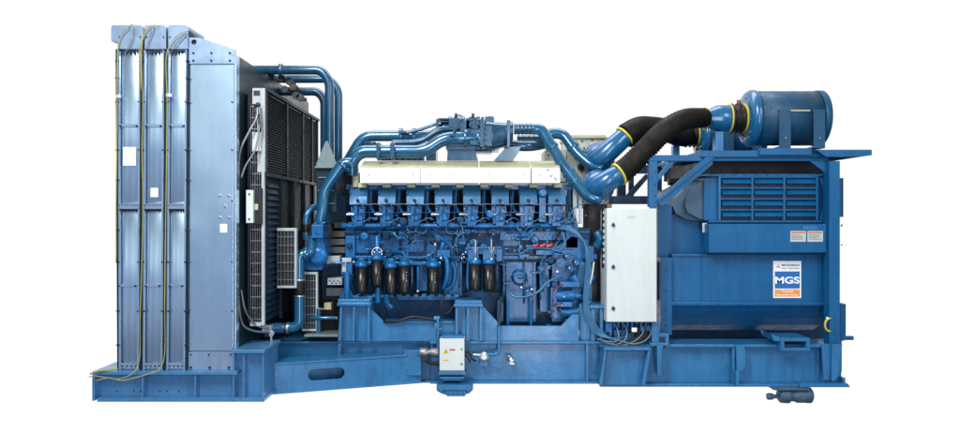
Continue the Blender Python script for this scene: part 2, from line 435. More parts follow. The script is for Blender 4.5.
# strip side walls (three core banks), a slightly recessed dark body between them
m.box(118.5, 40, 187, 371, YR+.02, YR+RB+.3)
m.box(188, 56, 234.5, 371, YR+.02, YR+RB)
rad = m.build('radiator', root, .003)
banks = [(118.5, 139.5, 119.5, 138.0), (144.5, 163.5, 143.5, 161.6), (168.5, 186.3, 167.0, 184.2)]
for (a, b, c, d) in banks:
    m = M('rad_panel', 'black', 'rad_plate')
    def crowned(xa, xb, xc, xd, ya, yb):
        n = 24; rg = []
        for (l, r_, y) in ((xa, xb, ya), (xd, xc, yb)):
            fr = [W(l+(r_-l)*k/n, y, YR-.006) + Vector((0, -.010*(1-(2*k/n-1)**2), 0)) for k in range(n+1)]
            fr += [W(r_, y, YR+.018), W(l, y, YR+.018)]
            rg.append([m.bm.verts.new(p) for p in fr])
        q = len(rg[0])
        for k in range(q):
            m.face([rg[0][k], rg[0][(k+1)%q], rg[1][(k+1)%q], rg[1][k]], k < n)
        m.face(rg[0][::-1]); m.face(rg[1])
    crowned(a, b, (b+d)/2, (a+c)/2, 50, 207); crowned((a+c)/2, (b+d)/2, d, c, 209.5, 371)
    # folded edges
    m.use(2)
    m.prism([(a-.8,50),(a+.9,50),(c+.9,371),(c-.8,371)], YR-.045, YR-.021)
    m.prism([(b-1.2,50),(b+.5,50),(d+.5,371),(d-1.2,371)], YR-.045, YR-.021)
    m.prism([(a+1,124),(b-1.3,124),(b-1.3,127),(a+1,127)], YR-.026, YR-.021)
    m.prism([(c+1,284),(d-1.3,284),(d-1.3,287),(c+1,287)], YR-.026, YR-.021)
    m.prism([(c+1,363),(d-1.3,363),(d-1.3,369),(c+1,369)], YR-.03, YR-.021)
    m.use(1)
    for x, y in ((a+2,126),(b-2.5,126),(a+1.5,286),(b-4,286),(a+.5,102),(b-.5,102),(a,150),(b-.3,150),(a,262),(b-1,262),(a+.3,311),(b-1.2,311)):
        m.bolt(x, y, YR-.03, 1.0, .02)
    for k in range(4):
        m.bolt(c+3+(d-c-5)*k/3, 366, YR-.03, .85, .015); m.bolt(c+1.5+(d-c-5)*k/3, 371, YR-.05, .6, .015)
    for k in range(5):
        x = a+3+(b-a-5)*k/4
        m.prism([(x-1.3,50.6),(x+1.1,50.6),(x+.5,53.2),(x-.7,53.2)], YR-.05, YR-.02)
    m.build('bank_panel', rad, .002)
# bolted seam at half height
for (a, b) in ((118,139),(143.5,162.5),(168,184.5)):
    m = M('rad_plate', 'black')
    m.box(a, 203.5, b, 209, YR-.05, YR-.019)
    m.use(1)
    n = int((b-a)/2.6)
    for k in range(n):
        m.bolt(a+1.4+k*2.6, 205, YR-.05, .55, .012)
        m.prism([(a+.4+k*2.6,209.1),(a+2.0+k*2.6,209.1),(a+1.8+k*2.6,211.2),(a+.6+k*2.6,211.2)], YR-.045, YR-.02)
    m.build('seam_flange', rad, .002)
# dark channels between the banks
for (x0, x1, x2, x3) in ((115.4,118.4,117.0,119.4),(139.9,144.6,137.9,143.4),(163.9,168.6,161.6,167.1),(186.2,189.6,184.2,188.6)):
    m = M('rad_dark', 'black')
    m.prism([(x0,49),(x1,49),(x3,370),(x2,370)], YR-.035, YR+.019)
    m.use(1)
    for y in (61, 78, 102, 150, 180, 230, 262, 311, 345):
        t = (y-49)/321; x = (x0*(1-t)+x2*t + x1*(1-t)+x3*t)/2
        m.box(x-1.8, y-.6, x+1.8, y+.6, YR-.05, YR-.034); m.bolt(x-1.3, y, YR-.05, .7); m.bolt(x+1.3, y, YR-.05, .7)
    m.build('channel_post', rad, .002)
# top tank covers
def rounded(x0, y0, x1, y1, r=2.5, corners=(1,1,0,0)):
    P = []
    for i, (cx, cy, a0) in enumerate(((x0+r,y0+r,180),(x1-r,y0+r,270),(x1-r,y1-r,0),(x0+r,y1-r,90))):
        if corners[i]:
            for k in range(5): a = R(a0+90*k/4); P.append((cx+r*math.cos(a), cy+r*math.sin(a)))
        else: P.append(((x0,y0),(x1,y0),(x1,y1),(x0,y1))[i])
    return P
for (x0, x1, cs) in ((117.5,142.5,(0,1,0,0)),(144.5,166,(1,1,0,0)),(168,188,(1,1,0,0))):
    m = M('rad_plate', 'black')
    m.prism(rounded(x0,25,x1,49,2.5,cs), YR-.05, YR+.35)
    if x0 < 120: m.prism(rounded(111,25,117.4,42,2.5,(1,0,0,1)), YR-.03, YR+.30)
    m.use(1)
    for x, y in ((x0+2.2,37),(x1-2.2,37)): m.bolt(x, y, YR-.05, .75, .015)
    m.build('top_cover', rad, .003)
m = M('rad_dark').prism([(188.2,29),(196,37),(188.2,40)], YR-.02, YR+.3); m.build('corner_gusset', rad, .003)
# side panel of the shroud with its header plate
m = M('rad_panel', 'black', 'rad_plate', 'steel')
m.prism([(189.5,63),(234,63),(233,351),(188,351)], YR-.02, YR+.018)
m.use(2).prism([(188,352),(233,352),(233,371),(188,371)], YR-.032, YR+.018)
m.box(186, 371, 234, 373, YR-.07, YR-.02)
m.use(0).prism([(234.2,54),(236.5,55),(236,350),(233.6,350)], YR-.035, YR+.05)
m.use(1)
for x in (191, 209, 231):
    for y in (354.5,): m.bolt(x, y, YR-.032, .9, .015)
for x in (191, 210, 229): m.bolt(x, 367.5, YR-.032, 1.3, .02)
for y in (102, 150, 201, 262, 311): m.bolt(232.3, y, YR-.02, .9, .015); m.bolt(188.8, y, YR-.03, .9, .015)
m.use(3)
for x, y in ((220,195.5),(229,195.5),(225,206),(220,217),(229,217)): m.bolt(x, y, YR-.02, 1.5, .02, 10)
m.build('side_panel', rad, .002)
m = M('rad_plate', 'black')
m.plate([(189,37.5),(199,37.5),(232,48.5),(235.5,49.5),(235.5,63.5),(189,63.5)], [[(194+2.7*math.cos(2*math.pi*k/16), 42+2.7*math.sin(2*math.pi*k/16)) for k in range(16)]], YR-.04, YR-.021)
m.use(1)
m.box(190.5, 38.5, 197.5, 45.5, YR-.012, YR-.008)
for x in (193.5, 211.5, 230):
    for y in (53, 60.5): m.bolt(x, y, YR-.04, 1.1, .015)
m.build('header_plate', rad, .002)
# paper labels on the panels
for (x0,y0,x1,y1) in ((123,147,136,165.5),(150.5,188,158,197),(220,224,227,232.5)):
    M('sign_white').box(x0,y0,x1,y1,YR-.026,YR-.0205).build('paper_label', rad, 0)
for (x0,y0,x1,y1) in ((116,94.5,120,97.5),(166,93.5,171,96.5)): M('sign_white').box(x0,y0,x1,y1,YR-.07,YR-.05).build('wire_tag', rad, 0)
# shroud back plane (faces the engine), right of the side panel
XS = W(236, 0, YR).x
m = M('shroud', 'rad_dark', 'black')
zt_ = CZ+1.46; zb_ = CZ-1.22
m.wbox((XS-.35, YR+.06, zb_), (XS, YR+RB+.32, zt_))
m.use(1)
for y in (-.2, .35, 1.0, 1.6): m.wbox((XS, y, zb_+.2), (XS+.03, y+.05, CZ+1.22))
m.build('fan_shroud', rad, .004)
# fan guard: a box with louvred face toward the engine
XG = W(265, 0, -.5).x
gz1, gz0 = CZ+1.19, CZ-1.03
m = M('louvre', 'black', 'rad_dark')
m.use(1).wbox((XS+.02, -.46, gz0+.03), (XG-.02, 1.76, gz1-.03))
m.use(0)
zmid = CZ + .40
n = 30
for k in range(n):
    z = zmid + .03 + (gz1-zmid-.06)*k/n
    m.slab([(XG-.02,-.44,z),(XG+.004,-.44,z+.003),(XG-.012,-.44,z+.02)], (0,2.2,0))
for y in (-.48, .28, .98, 1.44, 1.74): m.wbox((XG-.02, y, zmid), (XG+.008, y+.035, gz1))
m.wbox((XG-.02,-.48,zmid-.03),(XG+.03,1.79,zmid)); m.wbox((XG-.03,-.48,gz1-.02),(XG+.02,1.79,gz1+.01))
m.use(2)
for y in (.05, .55, 1.05, 1.5): m.wbox((XG-.015, y, gz0), (XG+.012, y+.05, zmid-.031))
n = 22
for k in range(n):
    z = gz0 + .05 + (zmid-gz0-.12)*k/n
    m.slab([(XG-.018,-.40,z),(XG+.004,-.40,z+.005),(XG-.015,-.40,z+.045)], (0,.4,0))
m.build('louvred_guard', rad, 0)
# front strip of the guard: pale frame and wire mesh
m = M('grey_paint', 'black', 'dull_steel')
Yg = -.5
m.box(260.5, 88, 264.8, 172, Yg-.01, Yg+.03); m.box(261.5, 172, 264.2, 325, Yg-.01, Yg+.03); m.box(252.5, 88, 260.4, 104, Yg-.005, Yg+.02)
m.box(250, 322.5, 261.4, 326, Yg-.005, Yg+.03); m.box(257.5,104.1,260.4,172,Yg-.004,Yg+.02)
m.use(1).box(253.5, 90.5, 259.8, 95.5, Yg-.009, Yg-.003)
m.box(250.3, 104.5, 260.3, 322.3, Yg+.04, Yg+.06)
m.use(2)
for k in range(20):
    y = 106 + k*11.2
    if y < 321: m.box(250.5, y, 261.2, y+.8, Yg, Yg+.012)
for x in (250.6, 252.7, 254.8, 256.9, 259): m.box(x, 104.2, x+.45, 322.3, Yg+.004, Yg+.016)
m.build('mesh_guard', rad, 0)
for (x0,y0,x1,y1,Y,fw) in ((277,228,296.5,288,-.12,2.2),(302,272,317.5,331,.1,1.8)):
    m = M('grey_paint', 'black', 'dull_steel')
    m.box(x0,y0,x1,y0+fw*1.3,Y,Y+.05); m.box(x0,y1-fw,x1,y1,Y,Y+.05); m.box(x1-fw,y0+fw*1.3,x1,y1-fw,Y,Y+.05)
    m.use(1).box(x0+.2,y0+fw*1.3,x1-fw,y1-fw,Y+.03,Y+.34)
    m.use(2)
    for k in range(1,7): y = y0+(y1-y0)*k/7; m.box(x0,y,x1-fw,y+.7,Y+.005,Y+.02)
    for k in range(5): x = x0+.3+(x1-x0-fw)*k/5; m.box(x,y0+fw*1.3,x+.5,y1-fw,Y+.008,Y+.022)
    m.build('mesh_guard', rad, 0)
m = M('white_paint', 'dull_steel')
m.box(252, 132, 260.3, 151, Yg-.05, Yg-.011); m.build('sensor_box', rad, .003)
m = M('white_paint', 'black', 'cream')
m.box(246, 190, 253, 223, Yg-.09, Yg-.04); m.use(1); m.box(253.1,188,262,224,Yg-.04,Yg-.0105); m.bolt(249.3,194,Yg-.09,1,.015); m.bolt(249.3,219,Yg-.09,1,.015)
m.use(2).box(254,204,258,210,Yg-.05,Yg-.0405)
m.build('terminal_box', rad, .003)
# grey conduit in front of the guard
m = M('dull_steel', 'black')
m.ptube([(257.5,107,-.58),(256.5,118,-.6),(250,130,-.62),(240.5,150,-.64),(238.5,175,-.64),(238,230,-.64),(238.5,300,-.64),(243,325,-.6),(254,331,-.5),(268,332,-.4)], 1.2, 8)
m.ptube([(259,107,-.57),(260,120,-.58),(255,150,-.6),(246,165,-.62),(241,178,-.64)], 1.0, 8)
m.use(1).ptube([(257,107,-.58),(258.5,104,-.55)], 2.4, 10); m.ptube([(259,114,-.58),(260,132,-.58)], 1.4, 8)
m.build('conduit', rad, 0)
m = M('dull_steel').ptube([(241,290,-.6),(246,312,-.58),(256,325,-.5),(268,329,-.42)], 1.0, 8); m.build('conduit', rad, 0)

# ================================================================== COOLANT PIPES
def pipe(name, pts, r, material='pipe_paint', parent=root, fillet=8, seg=18, flanges=(), clamps=(), fr=1.35):
    P = path_fillet([W(*p) for p in pts], fillet * s(pts[0][2]))
    rr = r * s(pts[0][2])
    m = M(material); m.tube(P, rr, seg)
    for (px, py, Y, dx, dy, dz) in flanges:
        p = W(px,py,Y); d = Vector((dx,dz,-dy)).normalized()
        m.lathe(p-d*.014, d, [(0,rr*fr),(.028,rr*fr)], 20)
        for k in range(8):
            a = 2*math.pi*k/8; u = d.cross(Vector((0,1,.3))).normalized(); v = d.cross(u)
            q = p + (u*math.cos(a)+v*math.sin(a))*rr*fr*.9
            m.cyl(q-d*.022, q+d*.022, .007, 6)
    o = m.build(name, parent, .003)
    for (px, py, Y, dx, dy, dz, mt, w) in clamps:
        p = W(px,py,Y); d = Vector((dx,dz,-dy)).normalized(); w_ = w*s(Y)
        c = M(mt).lathe(p-d*w_/2, d, [(0,rr*1.0),(0,rr*1.12),(w_,rr*1.12),(w_,rr*1.0)], 20); c.build('hose_clamp' if w < 4 else 'rubber_sleeve', o, .002)
    return o
pipe('coolant_pipe', [(238,70,.3),(322,70,.3),(329.5,82,.3),(329.5,175,.3)], 4.6, 'pipe_dull', flanges=[(281,70,.3,1,0,0)], fillet=11)
pipe('coolant_pipe', [(240,79,.9),(330,79,.9),(338.5,90,.9),(338.5,188,.9)], 4.0, 'pipe_dull', fillet=11)
pipe('coolant_pipe', [(262,91.5,.7),(318,91.5,.7),(324.5,100,.7),(324.5,160,.7)], 4.2, 'pipe_dull', flanges=[(296,91,.7,1,0,0)], fillet=8)
m = M('black', 'pipe_dull')
for x, y in ((272,77),(283,79),(290,82),(297,96),(301,98),(294,88),(286,90)):
    m.lathe(W(x,y,.45), (0,-1,0), [(0,.04),(.06,.04)], 8); m.box(x-3,y-1,x+4,y+2,.5,.6)
m.build('valve_cluster', root, .003)
# lower water pipe with the black sleeves
pipe('coolant_pipe', [(312,238,.1),(311,254,.0),(299.5,254,-.02),(299.5,327,-.05),(282,328,-.06),(266,328,-.2)], 5.0, 'pipe_paint', fillet=9,
     clamps=[(299.5,288,-.04,0,1,0,'rubber',14),(299.5,280,-.04,0,1,0,'steel',1.6),(299.5,296,-.04,0,1,0,'steel',1.6),(281,328,-.06,1,0,0,'rubber',11),(274.5,328,-.09,1,0,0,'steel',1.8),(288,328,-.06,1,0,0,'steel',1.8)],
     flanges=[(306,254,-.01,1,0,0)])
m = M('steel', 'black')
m.box(262,325,271,332,-.35,-.25); m.lathe(W(272,333,-.3),(0,-1,0),[(0,.03),(.05,.03)],10); m.box(270,335,272,343,-.32,-.3); m.use(1).box(264,333,269,337,-.36,-.3)
m.build('drain_valve', root, .003)
# bracket with the pyramid top
m = M('bracket_grey','rad_dark')
m.prism([(325.5,141),(327.5,141),(336.5,164),(336.5,166.5),(316,166.5),(316,164)], .16, .19); m.use(1).box(316,167.6,336.5,212,.17,.20); m.use(0); m.box(314.5,166.4,338,168,.12,.24)
for y in (177, 190, 203): m.box(318, y, 334, y+1, .15, .169)
m.build('pipe_bracket', root, .003)

# ================================================================== ENGINE
YE = .42     # front of crankcase
m = M('engine_shaded', 'void', 'frame_dark')
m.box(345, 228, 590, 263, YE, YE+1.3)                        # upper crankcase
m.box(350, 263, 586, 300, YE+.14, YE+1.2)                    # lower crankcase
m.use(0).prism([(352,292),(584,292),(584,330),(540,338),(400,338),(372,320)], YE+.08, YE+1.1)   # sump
m.use(1).box(352, 186, 574, 228, YE+.32, YE+1.1)               # near-black block standing for the shade behind the heads
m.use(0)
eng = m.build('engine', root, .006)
rail = M('engine_paint')
rail.ptube([(342,226,.30),(572,226,.30)], 2.9, 14)
for k in range(9): rail.box(349+28*k, 222.5, 354+28*k, 230.5, .33, .42)
rail.build('coolant_rail', eng, .002)
# block side panels
m = M('engine_paint', 'black')
for (x0, x1, y0, y1) in ((356,376,235,253),(382,399,236,252),(402,424,236,252),(427,452,236,254),(455,466,238,252),(503,520,234,246)):
    m.box(x0, y0, x1, y1, YE-.035, YE-.001)
    for x in (x0+1.5, x1-1.5):
        for y in (y0+1.5, y1-1.5): m.bolt(x, y, YE-.035, .55)
m.box(345, 231, 590, 233, YE-.02, YE-.001); m.box(350, 256, 560, 259, YE-.06, YE-.001); m.box(500,232,578,240,YE-.07,YE-.001)
m.box(345.5,236,355,258,YE-.08,YE-.001)
for k in range(40): m.bolt(352+5.2*k, 257.5, YE-.06, .5)
for k in range(30): m.bolt(505+2.5*k if k < 28 else 575, 234.4 + (k % 2)*3.2, YE-.07, .6)
m.use(0)
for k in range(7):
    x = 378+28*k
    m.box(x, 229, x+2.4, 256, YE-.05, YE-.001)
m.build('crankcase_cover', eng, .002)
# gear case, flywheel housing (right end)
m = M('engine_paint')
m.prism([(552,250),(572,236),(588,240),(592,262),(592,304),(584,322),(552,322)], .30, .42)
m.lathe(W(519,277,.40), (0,-1,0), [(0,.085),(.07,.085),(.10,.06)], 24)
m.box(506,262,534,322,.36,.55); m.box(497,300,503,322,.33,.4); m.box(533,262,536,322,.33,.5)
for a in range(10): 
    t = 2*math.pi*a/10; m.bolt(519+7.2*math.cos(t), 277+7.2*math.sin(t), .34, .7, .03)
m.box(536, 250, 575, 255, .24, .40); m.box(582,254,597,259,.25,.4); m.box(586,246,594,262,.22,.28)
m.box(566,230,578,248,.3,.4)
m.lathe(W(583,282,.3), (0,-1,0), [(0,.07),(.06,.07)], 18); m.lathe(W(560,262,.3), (0,-1,0), [(0,.05),(.09,.05)], 14)
m.build('gear_case', eng, .004)
# vertical blue ribs and ducts under the gear case
m = M('engine_paint', 'frame_paint')
for x in (508, 531): m.ptube([(x,300,.18),(x,326,.16)], 1.4, 8)
for k, (x, y, w, h) in enumerate(((452,262,10,34),(540,262,9,50),(346,262,8,18),(418,264,9,27),(444,262,8,38))):
    m.box(x, y, x+w, y+h, .30, .5)
m.ptube([(443,252,.2),(447,262,.18),(447,278,.18),(443,289,.2)], 2.6, 12)
m.ptube([(452,262,.18),(455,270,.18),(453,285,.18),(446,291,.2)], 2.0, 12)
m.ptube([(441,250,.2),(443,244,.2),(443,238,.25)], 2.4, 12)
m.box(437,250,450,257,.18,.4)
m.build('oil_pipe', eng, .003)
# cylinder heads: one built, seven copied
def head():
    x0 = 349.2; w = 18.6
    m = M('head_paint', 'engine_paint', 'black', 'steel')
    Yh = .20
    zt = W(0,186.5,Yh).z
    # rocker cover: sloping top face, upright face below it
    pf = [(Yh+.10, W(0,187,Yh).z+.01), (Yh+.0, W(0,196.5,Yh).z), (Yh-.028, W(0,204.5,Yh).z), (Yh+.06, W(0,206,Yh).z), (Yh+.34, W(0,206,Yh).z), (Yh+.34, W(0,187,Yh).z+.01)]
    xa = W(x0,0,Yh).x; xb = W(x0+w,0,Yh).x
    m.slab([(xa+.006, y, z) for y, z in pf], (xb-xa-.012, 0, 0))
    m.slab([(xa, Yh+.13, pf[0][1]+.012), (xa, Yh+.01, pf[0][1]-.07), (xa,Yh+.02,pf[0][1]-.08),(xa,Yh+.14,pf[0][1]-.01)], (.02,0,0))
    m.use(2).bolt(x0+8.5, 200.2, Yh-.02, 1.5, .03, 8)
    m.use(1)
    m.prism([(x0+1.5,206.2),(x0+w-2,206.2),(x0+w-3,216),(x0+w-4,224),(x0+3,224),(x0+2,216)], Yh+.05, Yh+.34)
    m.box(x0+5, 206, x0+8, 221, Yh-.01, Yh+.05); m.box(x0+10, 209, x0+15.5, 213, Yh-.0, Yh+.05)
    m.lathe(W(x0+11.5,218.5,Yh+.05), (0,-1,0), [(0,.032),(.05,.032),(.06,.02)], 12)
    m.lathe(W(x0+6,213,Yh), (0,-1,0), [(0,.018),(.03,.018)], 8)
    m.box(x0-1.5, 212, x0+w+8, 212.8, Yh+.10, Yh+.13)
    m.use(3)
    m.ptube([(x0+8,203,Yh-.02),(x0+12,203.5,Yh-.04),(x0+14,207,Yh-.03),(x0+13,211,Yh)], .35, 5)
    for x, y in ((x0+3,209),(x0+15,208),(x0+13,221),(x0+4,219)): m.bolt(x, y, Yh+.05, .6, .012)
    m.ptube([(x0-3,214.5,Yh+.01),(x0+4,214.5,Yh+.01),(x0+7,214.8,Yh+.01)], 1.3, 8)
    return m.build('cylinder_head', eng, .003)
h0 = head()
dxh = W(349.2+28.35,0,.20).x - W(349.2,0,.20).x
for k in range(1, 8): dup(h0, (dxh*k, 0, 0))
m = M('engine_paint', 'frame_dark')
m.box(346, 184.5, 572, 189.5, .34, .42)
for k in range(24): m.bolt(350+9.3*k, 187.5, .34, .9, .02)
m.lathe(W(540+2.5,193,.25),(0,-1,0),[(-.1,.05),(.06,.05),(.075,.03)],14)
m.box(539,195,546,222,.26,.4)
m.build('head_rail', eng, .003)
# white heat shields on top
for i, (x0, x1) in enumerate(((360,420),(420.5,478.5),(479.5,530.5),(531.5,560))):
    m = M('shield_white', 'cream', 'ink', 'grey_paint')
    m.box(x0, 167.5, x1, 183, .10, .38)
    m.use(1)
    a = W(x0,167.2,.10); b = W(x1,167.2,.10); h = W(0,160.5,.32).z
    m.slab([(a.x,.095,a.z),(a.x,.38,h),(a.x,.40,h-.008),(a.x,.10,a.z-.002)], (b.x-a.x,0,0))
    m.use(2)
    for x in (x0+9, (x1-7 if i != 1 else x0+33)): m.bolt(x, 175, .10, .55, .008)
    if i == 3:
        m.use(3); m.lathe(W(555,178,.10),(0,-1,0),[(0,.013),(.03,.013)],10); m.use(2); m.bolt(548,170,.1,.8); m.bolt(551,176,.1,.8)
    m.build('heat_shield', eng, .003)
m = M('cream', 'insul')
m.bm.free()
for k in range(9): M('cream').box(358+24.5*k, 183, 366+24.5*k, 187.5, .2, .34).build('exhaust_stub', eng, .003)
M('cream').box(353, 172, 357.5, 187, .25, .35).build('exhaust_stub', eng, .003)
# turbo support struts
m = M('pipe_dull')
m.prism([(448,143),(473,143),(478,160.5),(447,160.5)], .34, .37); m.prism([(506,147),(522,146),(518,153),(513,160.5),(494,160.5)], .30, .34)
m.prism([(494,160.4),(513,160.4),(517,152),(519,146),(514,146),(512,151)], .42, .46)
m.box(426,148,436,160.5,.5,.9); m.box(380,150,424,160.5,.56,.7)
for k in range(6): m.ptube([(388+6*k,150,.5),(388+6*k,160,.5)], 1.3, 8)
m.build('turbo_support', eng, .003)
# air manifolds along the top
def fl(x, y, Y, dx=1, dy=0): return (x, y, Y, dx, dy, 0)
pipe('air_manifold', [(343,170,.62),(363,136,.62),(434,136,.62),(447,124.5,.62),(474,124.5,.62)], 5.4, 'pipe_paint', eng, 10, 20, [fl(401,136,.62),(414,136,.62,1,0,0),fl(450,124.5,.62),fl(463,124.5,.62)], fr=1.5)
pipe('air_manifold', [(352,176,.28),(352,160,.28),(361,151.5,.28),(425,151.5,.28),(444,138,.28),(482,138,.28)], 6.5, 'pipe_paint', eng, 10, 20, [fl(379,151.5,.28),fl(393,151.5,.28),fl(466,138,.28),fl(479,138,.28)], fr=1.4)
m = M('pipe_dull')
m.ptube([(392,143,.45),(420,141,.45),(440,130,.45),(460,130,.5)], 3.2, 12); m.ptube([(375,144,.45),(365,144,.5)], 2.5, 10)
m.ptube([(369,141,.3),(371,144,.3),(367,146,.3),(365,143,.3),(368,141,.3)], .7, 6)
m.box(398,131,408,133,.5,.6); m.box(376,143,379,158,.15,.2); m.box(390,143,394,158,.15,.2)
m.ptube([(406,133,.5),(420,129.5,.5),(436,124,.5)], 1.6, 8)
m.build('air_manifold', eng, .003)
# turbocharger block
def turbo(x, y, Y, k):
    m = M('pipe_dull', 'black', 'dull_steel')
    c = W(x, y, Y); q = s(Y)
    m.lathe(c - Vector((.18*k,0,0)), (1,0,0), [(0,.05*k),(.02,.09*k),(.05,.13*k),(.10,.15*k),(.15,.13*k),(.18,.09*k),(.27,.085*k),(.27,.12*k),(.30,.12*k),(.30,.08*k),(.38,.09*k),(.42,.13*k),(.46,.13*k)], 24)
    for t in (.24,.32,.46):
        for a in range(8):
            an = 2*math.pi*a/8; p = c - Vector((.18*k,0,0)) + Vector((t-.01, math.cos(an)*.115*k, math.sin(an)*.115*k)); m.cyl(p-Vector((.02,0,0)), p+Vector((.02,0,0)), .012, 6)
    return m.build('turbocharger', eng, .003)
turbo(468,129,.75,1.1); turbo(474,137,.52,.9)
m = M('pipe_dull', 'black', 'pipe_paint')
m.box(449,118,460,129,.45,.6); m.box(460,119.5,464,140,.3,.5); m.box(481,117,484,148,.3,.5); m.box(485,116.5,494,122,.4,.6); m.box(445,142,486,146,.28,.6); m.box(454,147,495,151,.35,.6)
m.box(476,119,482,125,.25,.4); m.box(440,119,452,122,.5,.6)
m.use(2).box(463,120,470,133,.28,.42); m.use(0)
random.seed(3)
for k in range(34):
    x = random.uniform(447,498); y = random.uniform(118,150); m.bolt(x, y, random.uniform(.2,.34), random.uniform(.7,1.3), .03); 
for k in range(12):
    x = random.uniform(448,494); y = random.uniform(117,146); m.box(x, y, x+random.uniform(2,6), y+random.uniform(1.5,4), random.uniform(.15,.28), .5)
for x in (456,473): m.use(1).lathe(W(x,118,.5),(0,0,1),[(0,.015),(.05,.015)],6)
m.use(0).box(446,141,499,149.5,.3,.7); m.box(466,118,478,129,.28,.6); m.box(470,129,480,145,.22,.5); m.box(438,118,452,121,.5,.62); m.box(436,119,439,131,.5,.72)
for y in (120,124,128,133,139,144): m.bolt(472,y,.22,1.0,.03); m.bolt(486,y+1,.2,1.0,.03)
m.box(480,121,484,147,.18,.5); m.box(470,149.5,492,152.5,.35,.6); m.box(484,126,492,146,.2,.5)
m.build('turbo_casing', eng, .003)
M('pipe_dull').ptube([(494,140,.5),(512,145,.45),(530,146,.45),(549,143,.6)], 5.2, 14).build('air_manifold', eng, .002)
# compressor outlet and bellows, then the pipes down to the elbows
m = M('pipe_dull')
def ring_rect(x, y0, y1, Y0, Y1, n=6):
    a = W(x, y0, Y0); b = W(x, y1, Y0); cy = (Y0+Y1)/2; cz = (a.z+b.z)/2; ry = (Y1-Y0)/2; rz = abs(a.z-b.z)/2
    out = []
    for k in range(24):
        t = 2*math.pi*k/24; c_, s_ = math.cos(t), math.sin(t)
        out.append(Vector((a.x, cy + ry*math.copysign(abs(c_)**.6, c_), cz + rz*math.copysign(abs(s_)**.6, s_))))
    return out
m.rings([ring_rect(486,119,150,.2,.6), ring_rect(493,120,149,.2,.6), ring_rect(508,122,145,.24,.55), ring_rect(512,122,142,.24,.55)])
m.lathe(W(510,131,.35),(1,0,0),[(0,.10),(.03,.10)],20)
m.box(507,120,510,147,.18,.6)
for k in range(8): m.bolt(497+random.uniform(-4,8), 125+2.6*k, .2, .8, .02)
m.build('compressor_outlet', eng, .003)
def bellows(x0, x1, y, Y, r, name='bellows'):
    m = M('pipe_dull'); prof = []; n = 5; L = (x1-x0)*s(Y)
    for k in range(n*4+1):
        t = k/(n*4); prof.append((L*t, r*s(Y)*(1+.07*math.sin(k*math.pi/2))))
    m.lathe(W(x0,y,Y),(1,.0,0),prof,24); return m.build(name, eng, 0)
bellows(514,533,129,.3,5.4); bellows(517,543,140,.5,5.0)
pipe('charge_air_pipe', [(532,129,.3),(541,129,.3),(563,165,.22),(588,197,.1),(600,200,.1)], 5.6, 'pipe_paint', eng, 9, 20, [(552,147,.26,.55,.83,0),(569,173,.2,.6,.8,0),(574,181,.17,.6,.8,0)], fr=1.2)
pipe('charge_air_pipe', [(541,139,.6),(551,133,.6),(563,134,.58),(577,153,.5),(592,166,.42),(602,168,.4)], 5.5, 'pipe_paint', eng, 8, 20, [(573,147,.53,.6,.8,0),(580,155,.5,.65,.75,0)], fr=1.2)
# rear insulated housing behind the elbows
m = M('insul', 'grey_paint', 'black', 'cream')
m.box(567, 137, 612, 208, .85, 1.5); m.box(545, 150, 566, 182, .7, 1.2)
m.use(3).box(566,135,606,138,.8,1.5)
m.use(1)
m.box(561,183,571,222,.42,.6); m.box(573,186,577,222,.35,.4); m.box(579,192,582,224,.3,.35)
for k in range(4): m.ptube([(583+5*k,200,.7),(590+4*k,176,.7),(600+2*k,160,.7)], .9, 6)
m.use(2)
for x, y in ((570,142),(582,141),(592,140),(571,154),(582,172),(549,155),(549,162),(549,170),(584,148)): m.bolt(x, y, .84 if x > 566 else .69, .9, .012)
m.lathe(W(581,167,.84),(0,-1,0),[(0,.04),(.02,.04),(.02,.02)],14)
m.use(1).box(573,140,574,200,.835,.849); m.box(588,139,589,200,.835,.849)
m.build('exhaust_insulation', eng, .003)

# oil filters
def canister(x, y0, y1, Y, r, name='oil_filter', top=True):
    a = W(x, y0, Y); b = W(x, y1, Y); L = a.z-b.z; q = r*s(Y)
    m = M('filter_black', 'engine_paint', 'sign_white')
    m.lathe(b, (0,0,1), [(0,q*.82),(.008,q*.97),(.016,q),(L-.02,q)], 28); m.use(1).lathe(b+Vector((0,0,L-.02)), (0,0,1), [(0,q*1.03),(.02,q*1.06),(.045,q*.9),(.06,q*.5)], 24)
    if name == 'oil_filter' and x > 400:
        m.use(2)
        for k in range(4): m.box(x+.8 + .3*(k % 2), y0+8+k*3, x+2.4-.3*(k % 3), y0+8.5+k*3, Y-q*.93, Y-q+.02)
    o = m.build(name, eng, 0)
    return o
for (x, y0, y1) in ((361.5,265,293),(377,258,286),(391,266,294),(404.5,264,293.5),(433,265,293)):
    canister(x, y0, y1, .08, 6.1)
for (x, y0, y1) in ((475,262,290.5),(489,262,290.5)): canister(x, y0, y1, .04, 6.4, 'fuel_filter')
m = M('engine_paint', 'head_paint', 'steel')
m.box(353,262,441,265,.16,.40); 
for x in (361.5,391,404.5,433):
    m.lathe(W(x,265,.16),(0,0,1),[(0,.055),(.03,.06),(.05,.045),(.07,.03)],18); m.box(x-2,258.5,x+2,264,.1,.16)
m.lathe(W(377,258,.16),(0,0,1),[(0,.055),(.03,.06),(.05,.04)],18)
m.box(368,256,386,262,.2,.4)
m.ptube([(377,252,.15),(377,236,.2)], 2.6, 12); m.ptube([(418,264,.2),(418,290,.2)], 1.5, 10); m.ptube([(385,262,.2),(385,290,.24),(386,300,.2)], 1.6, 10)
m.use(2)
for x in (366,371,397,411,424,428,440): m.bolt(x, 262.5, .16, 1.1, .02)
for x, y in ((418,291),(441,258),(354,262)): m.bolt(x, y, .15, 1.6, .03, 8)
m.build('filter_head', eng, .003)
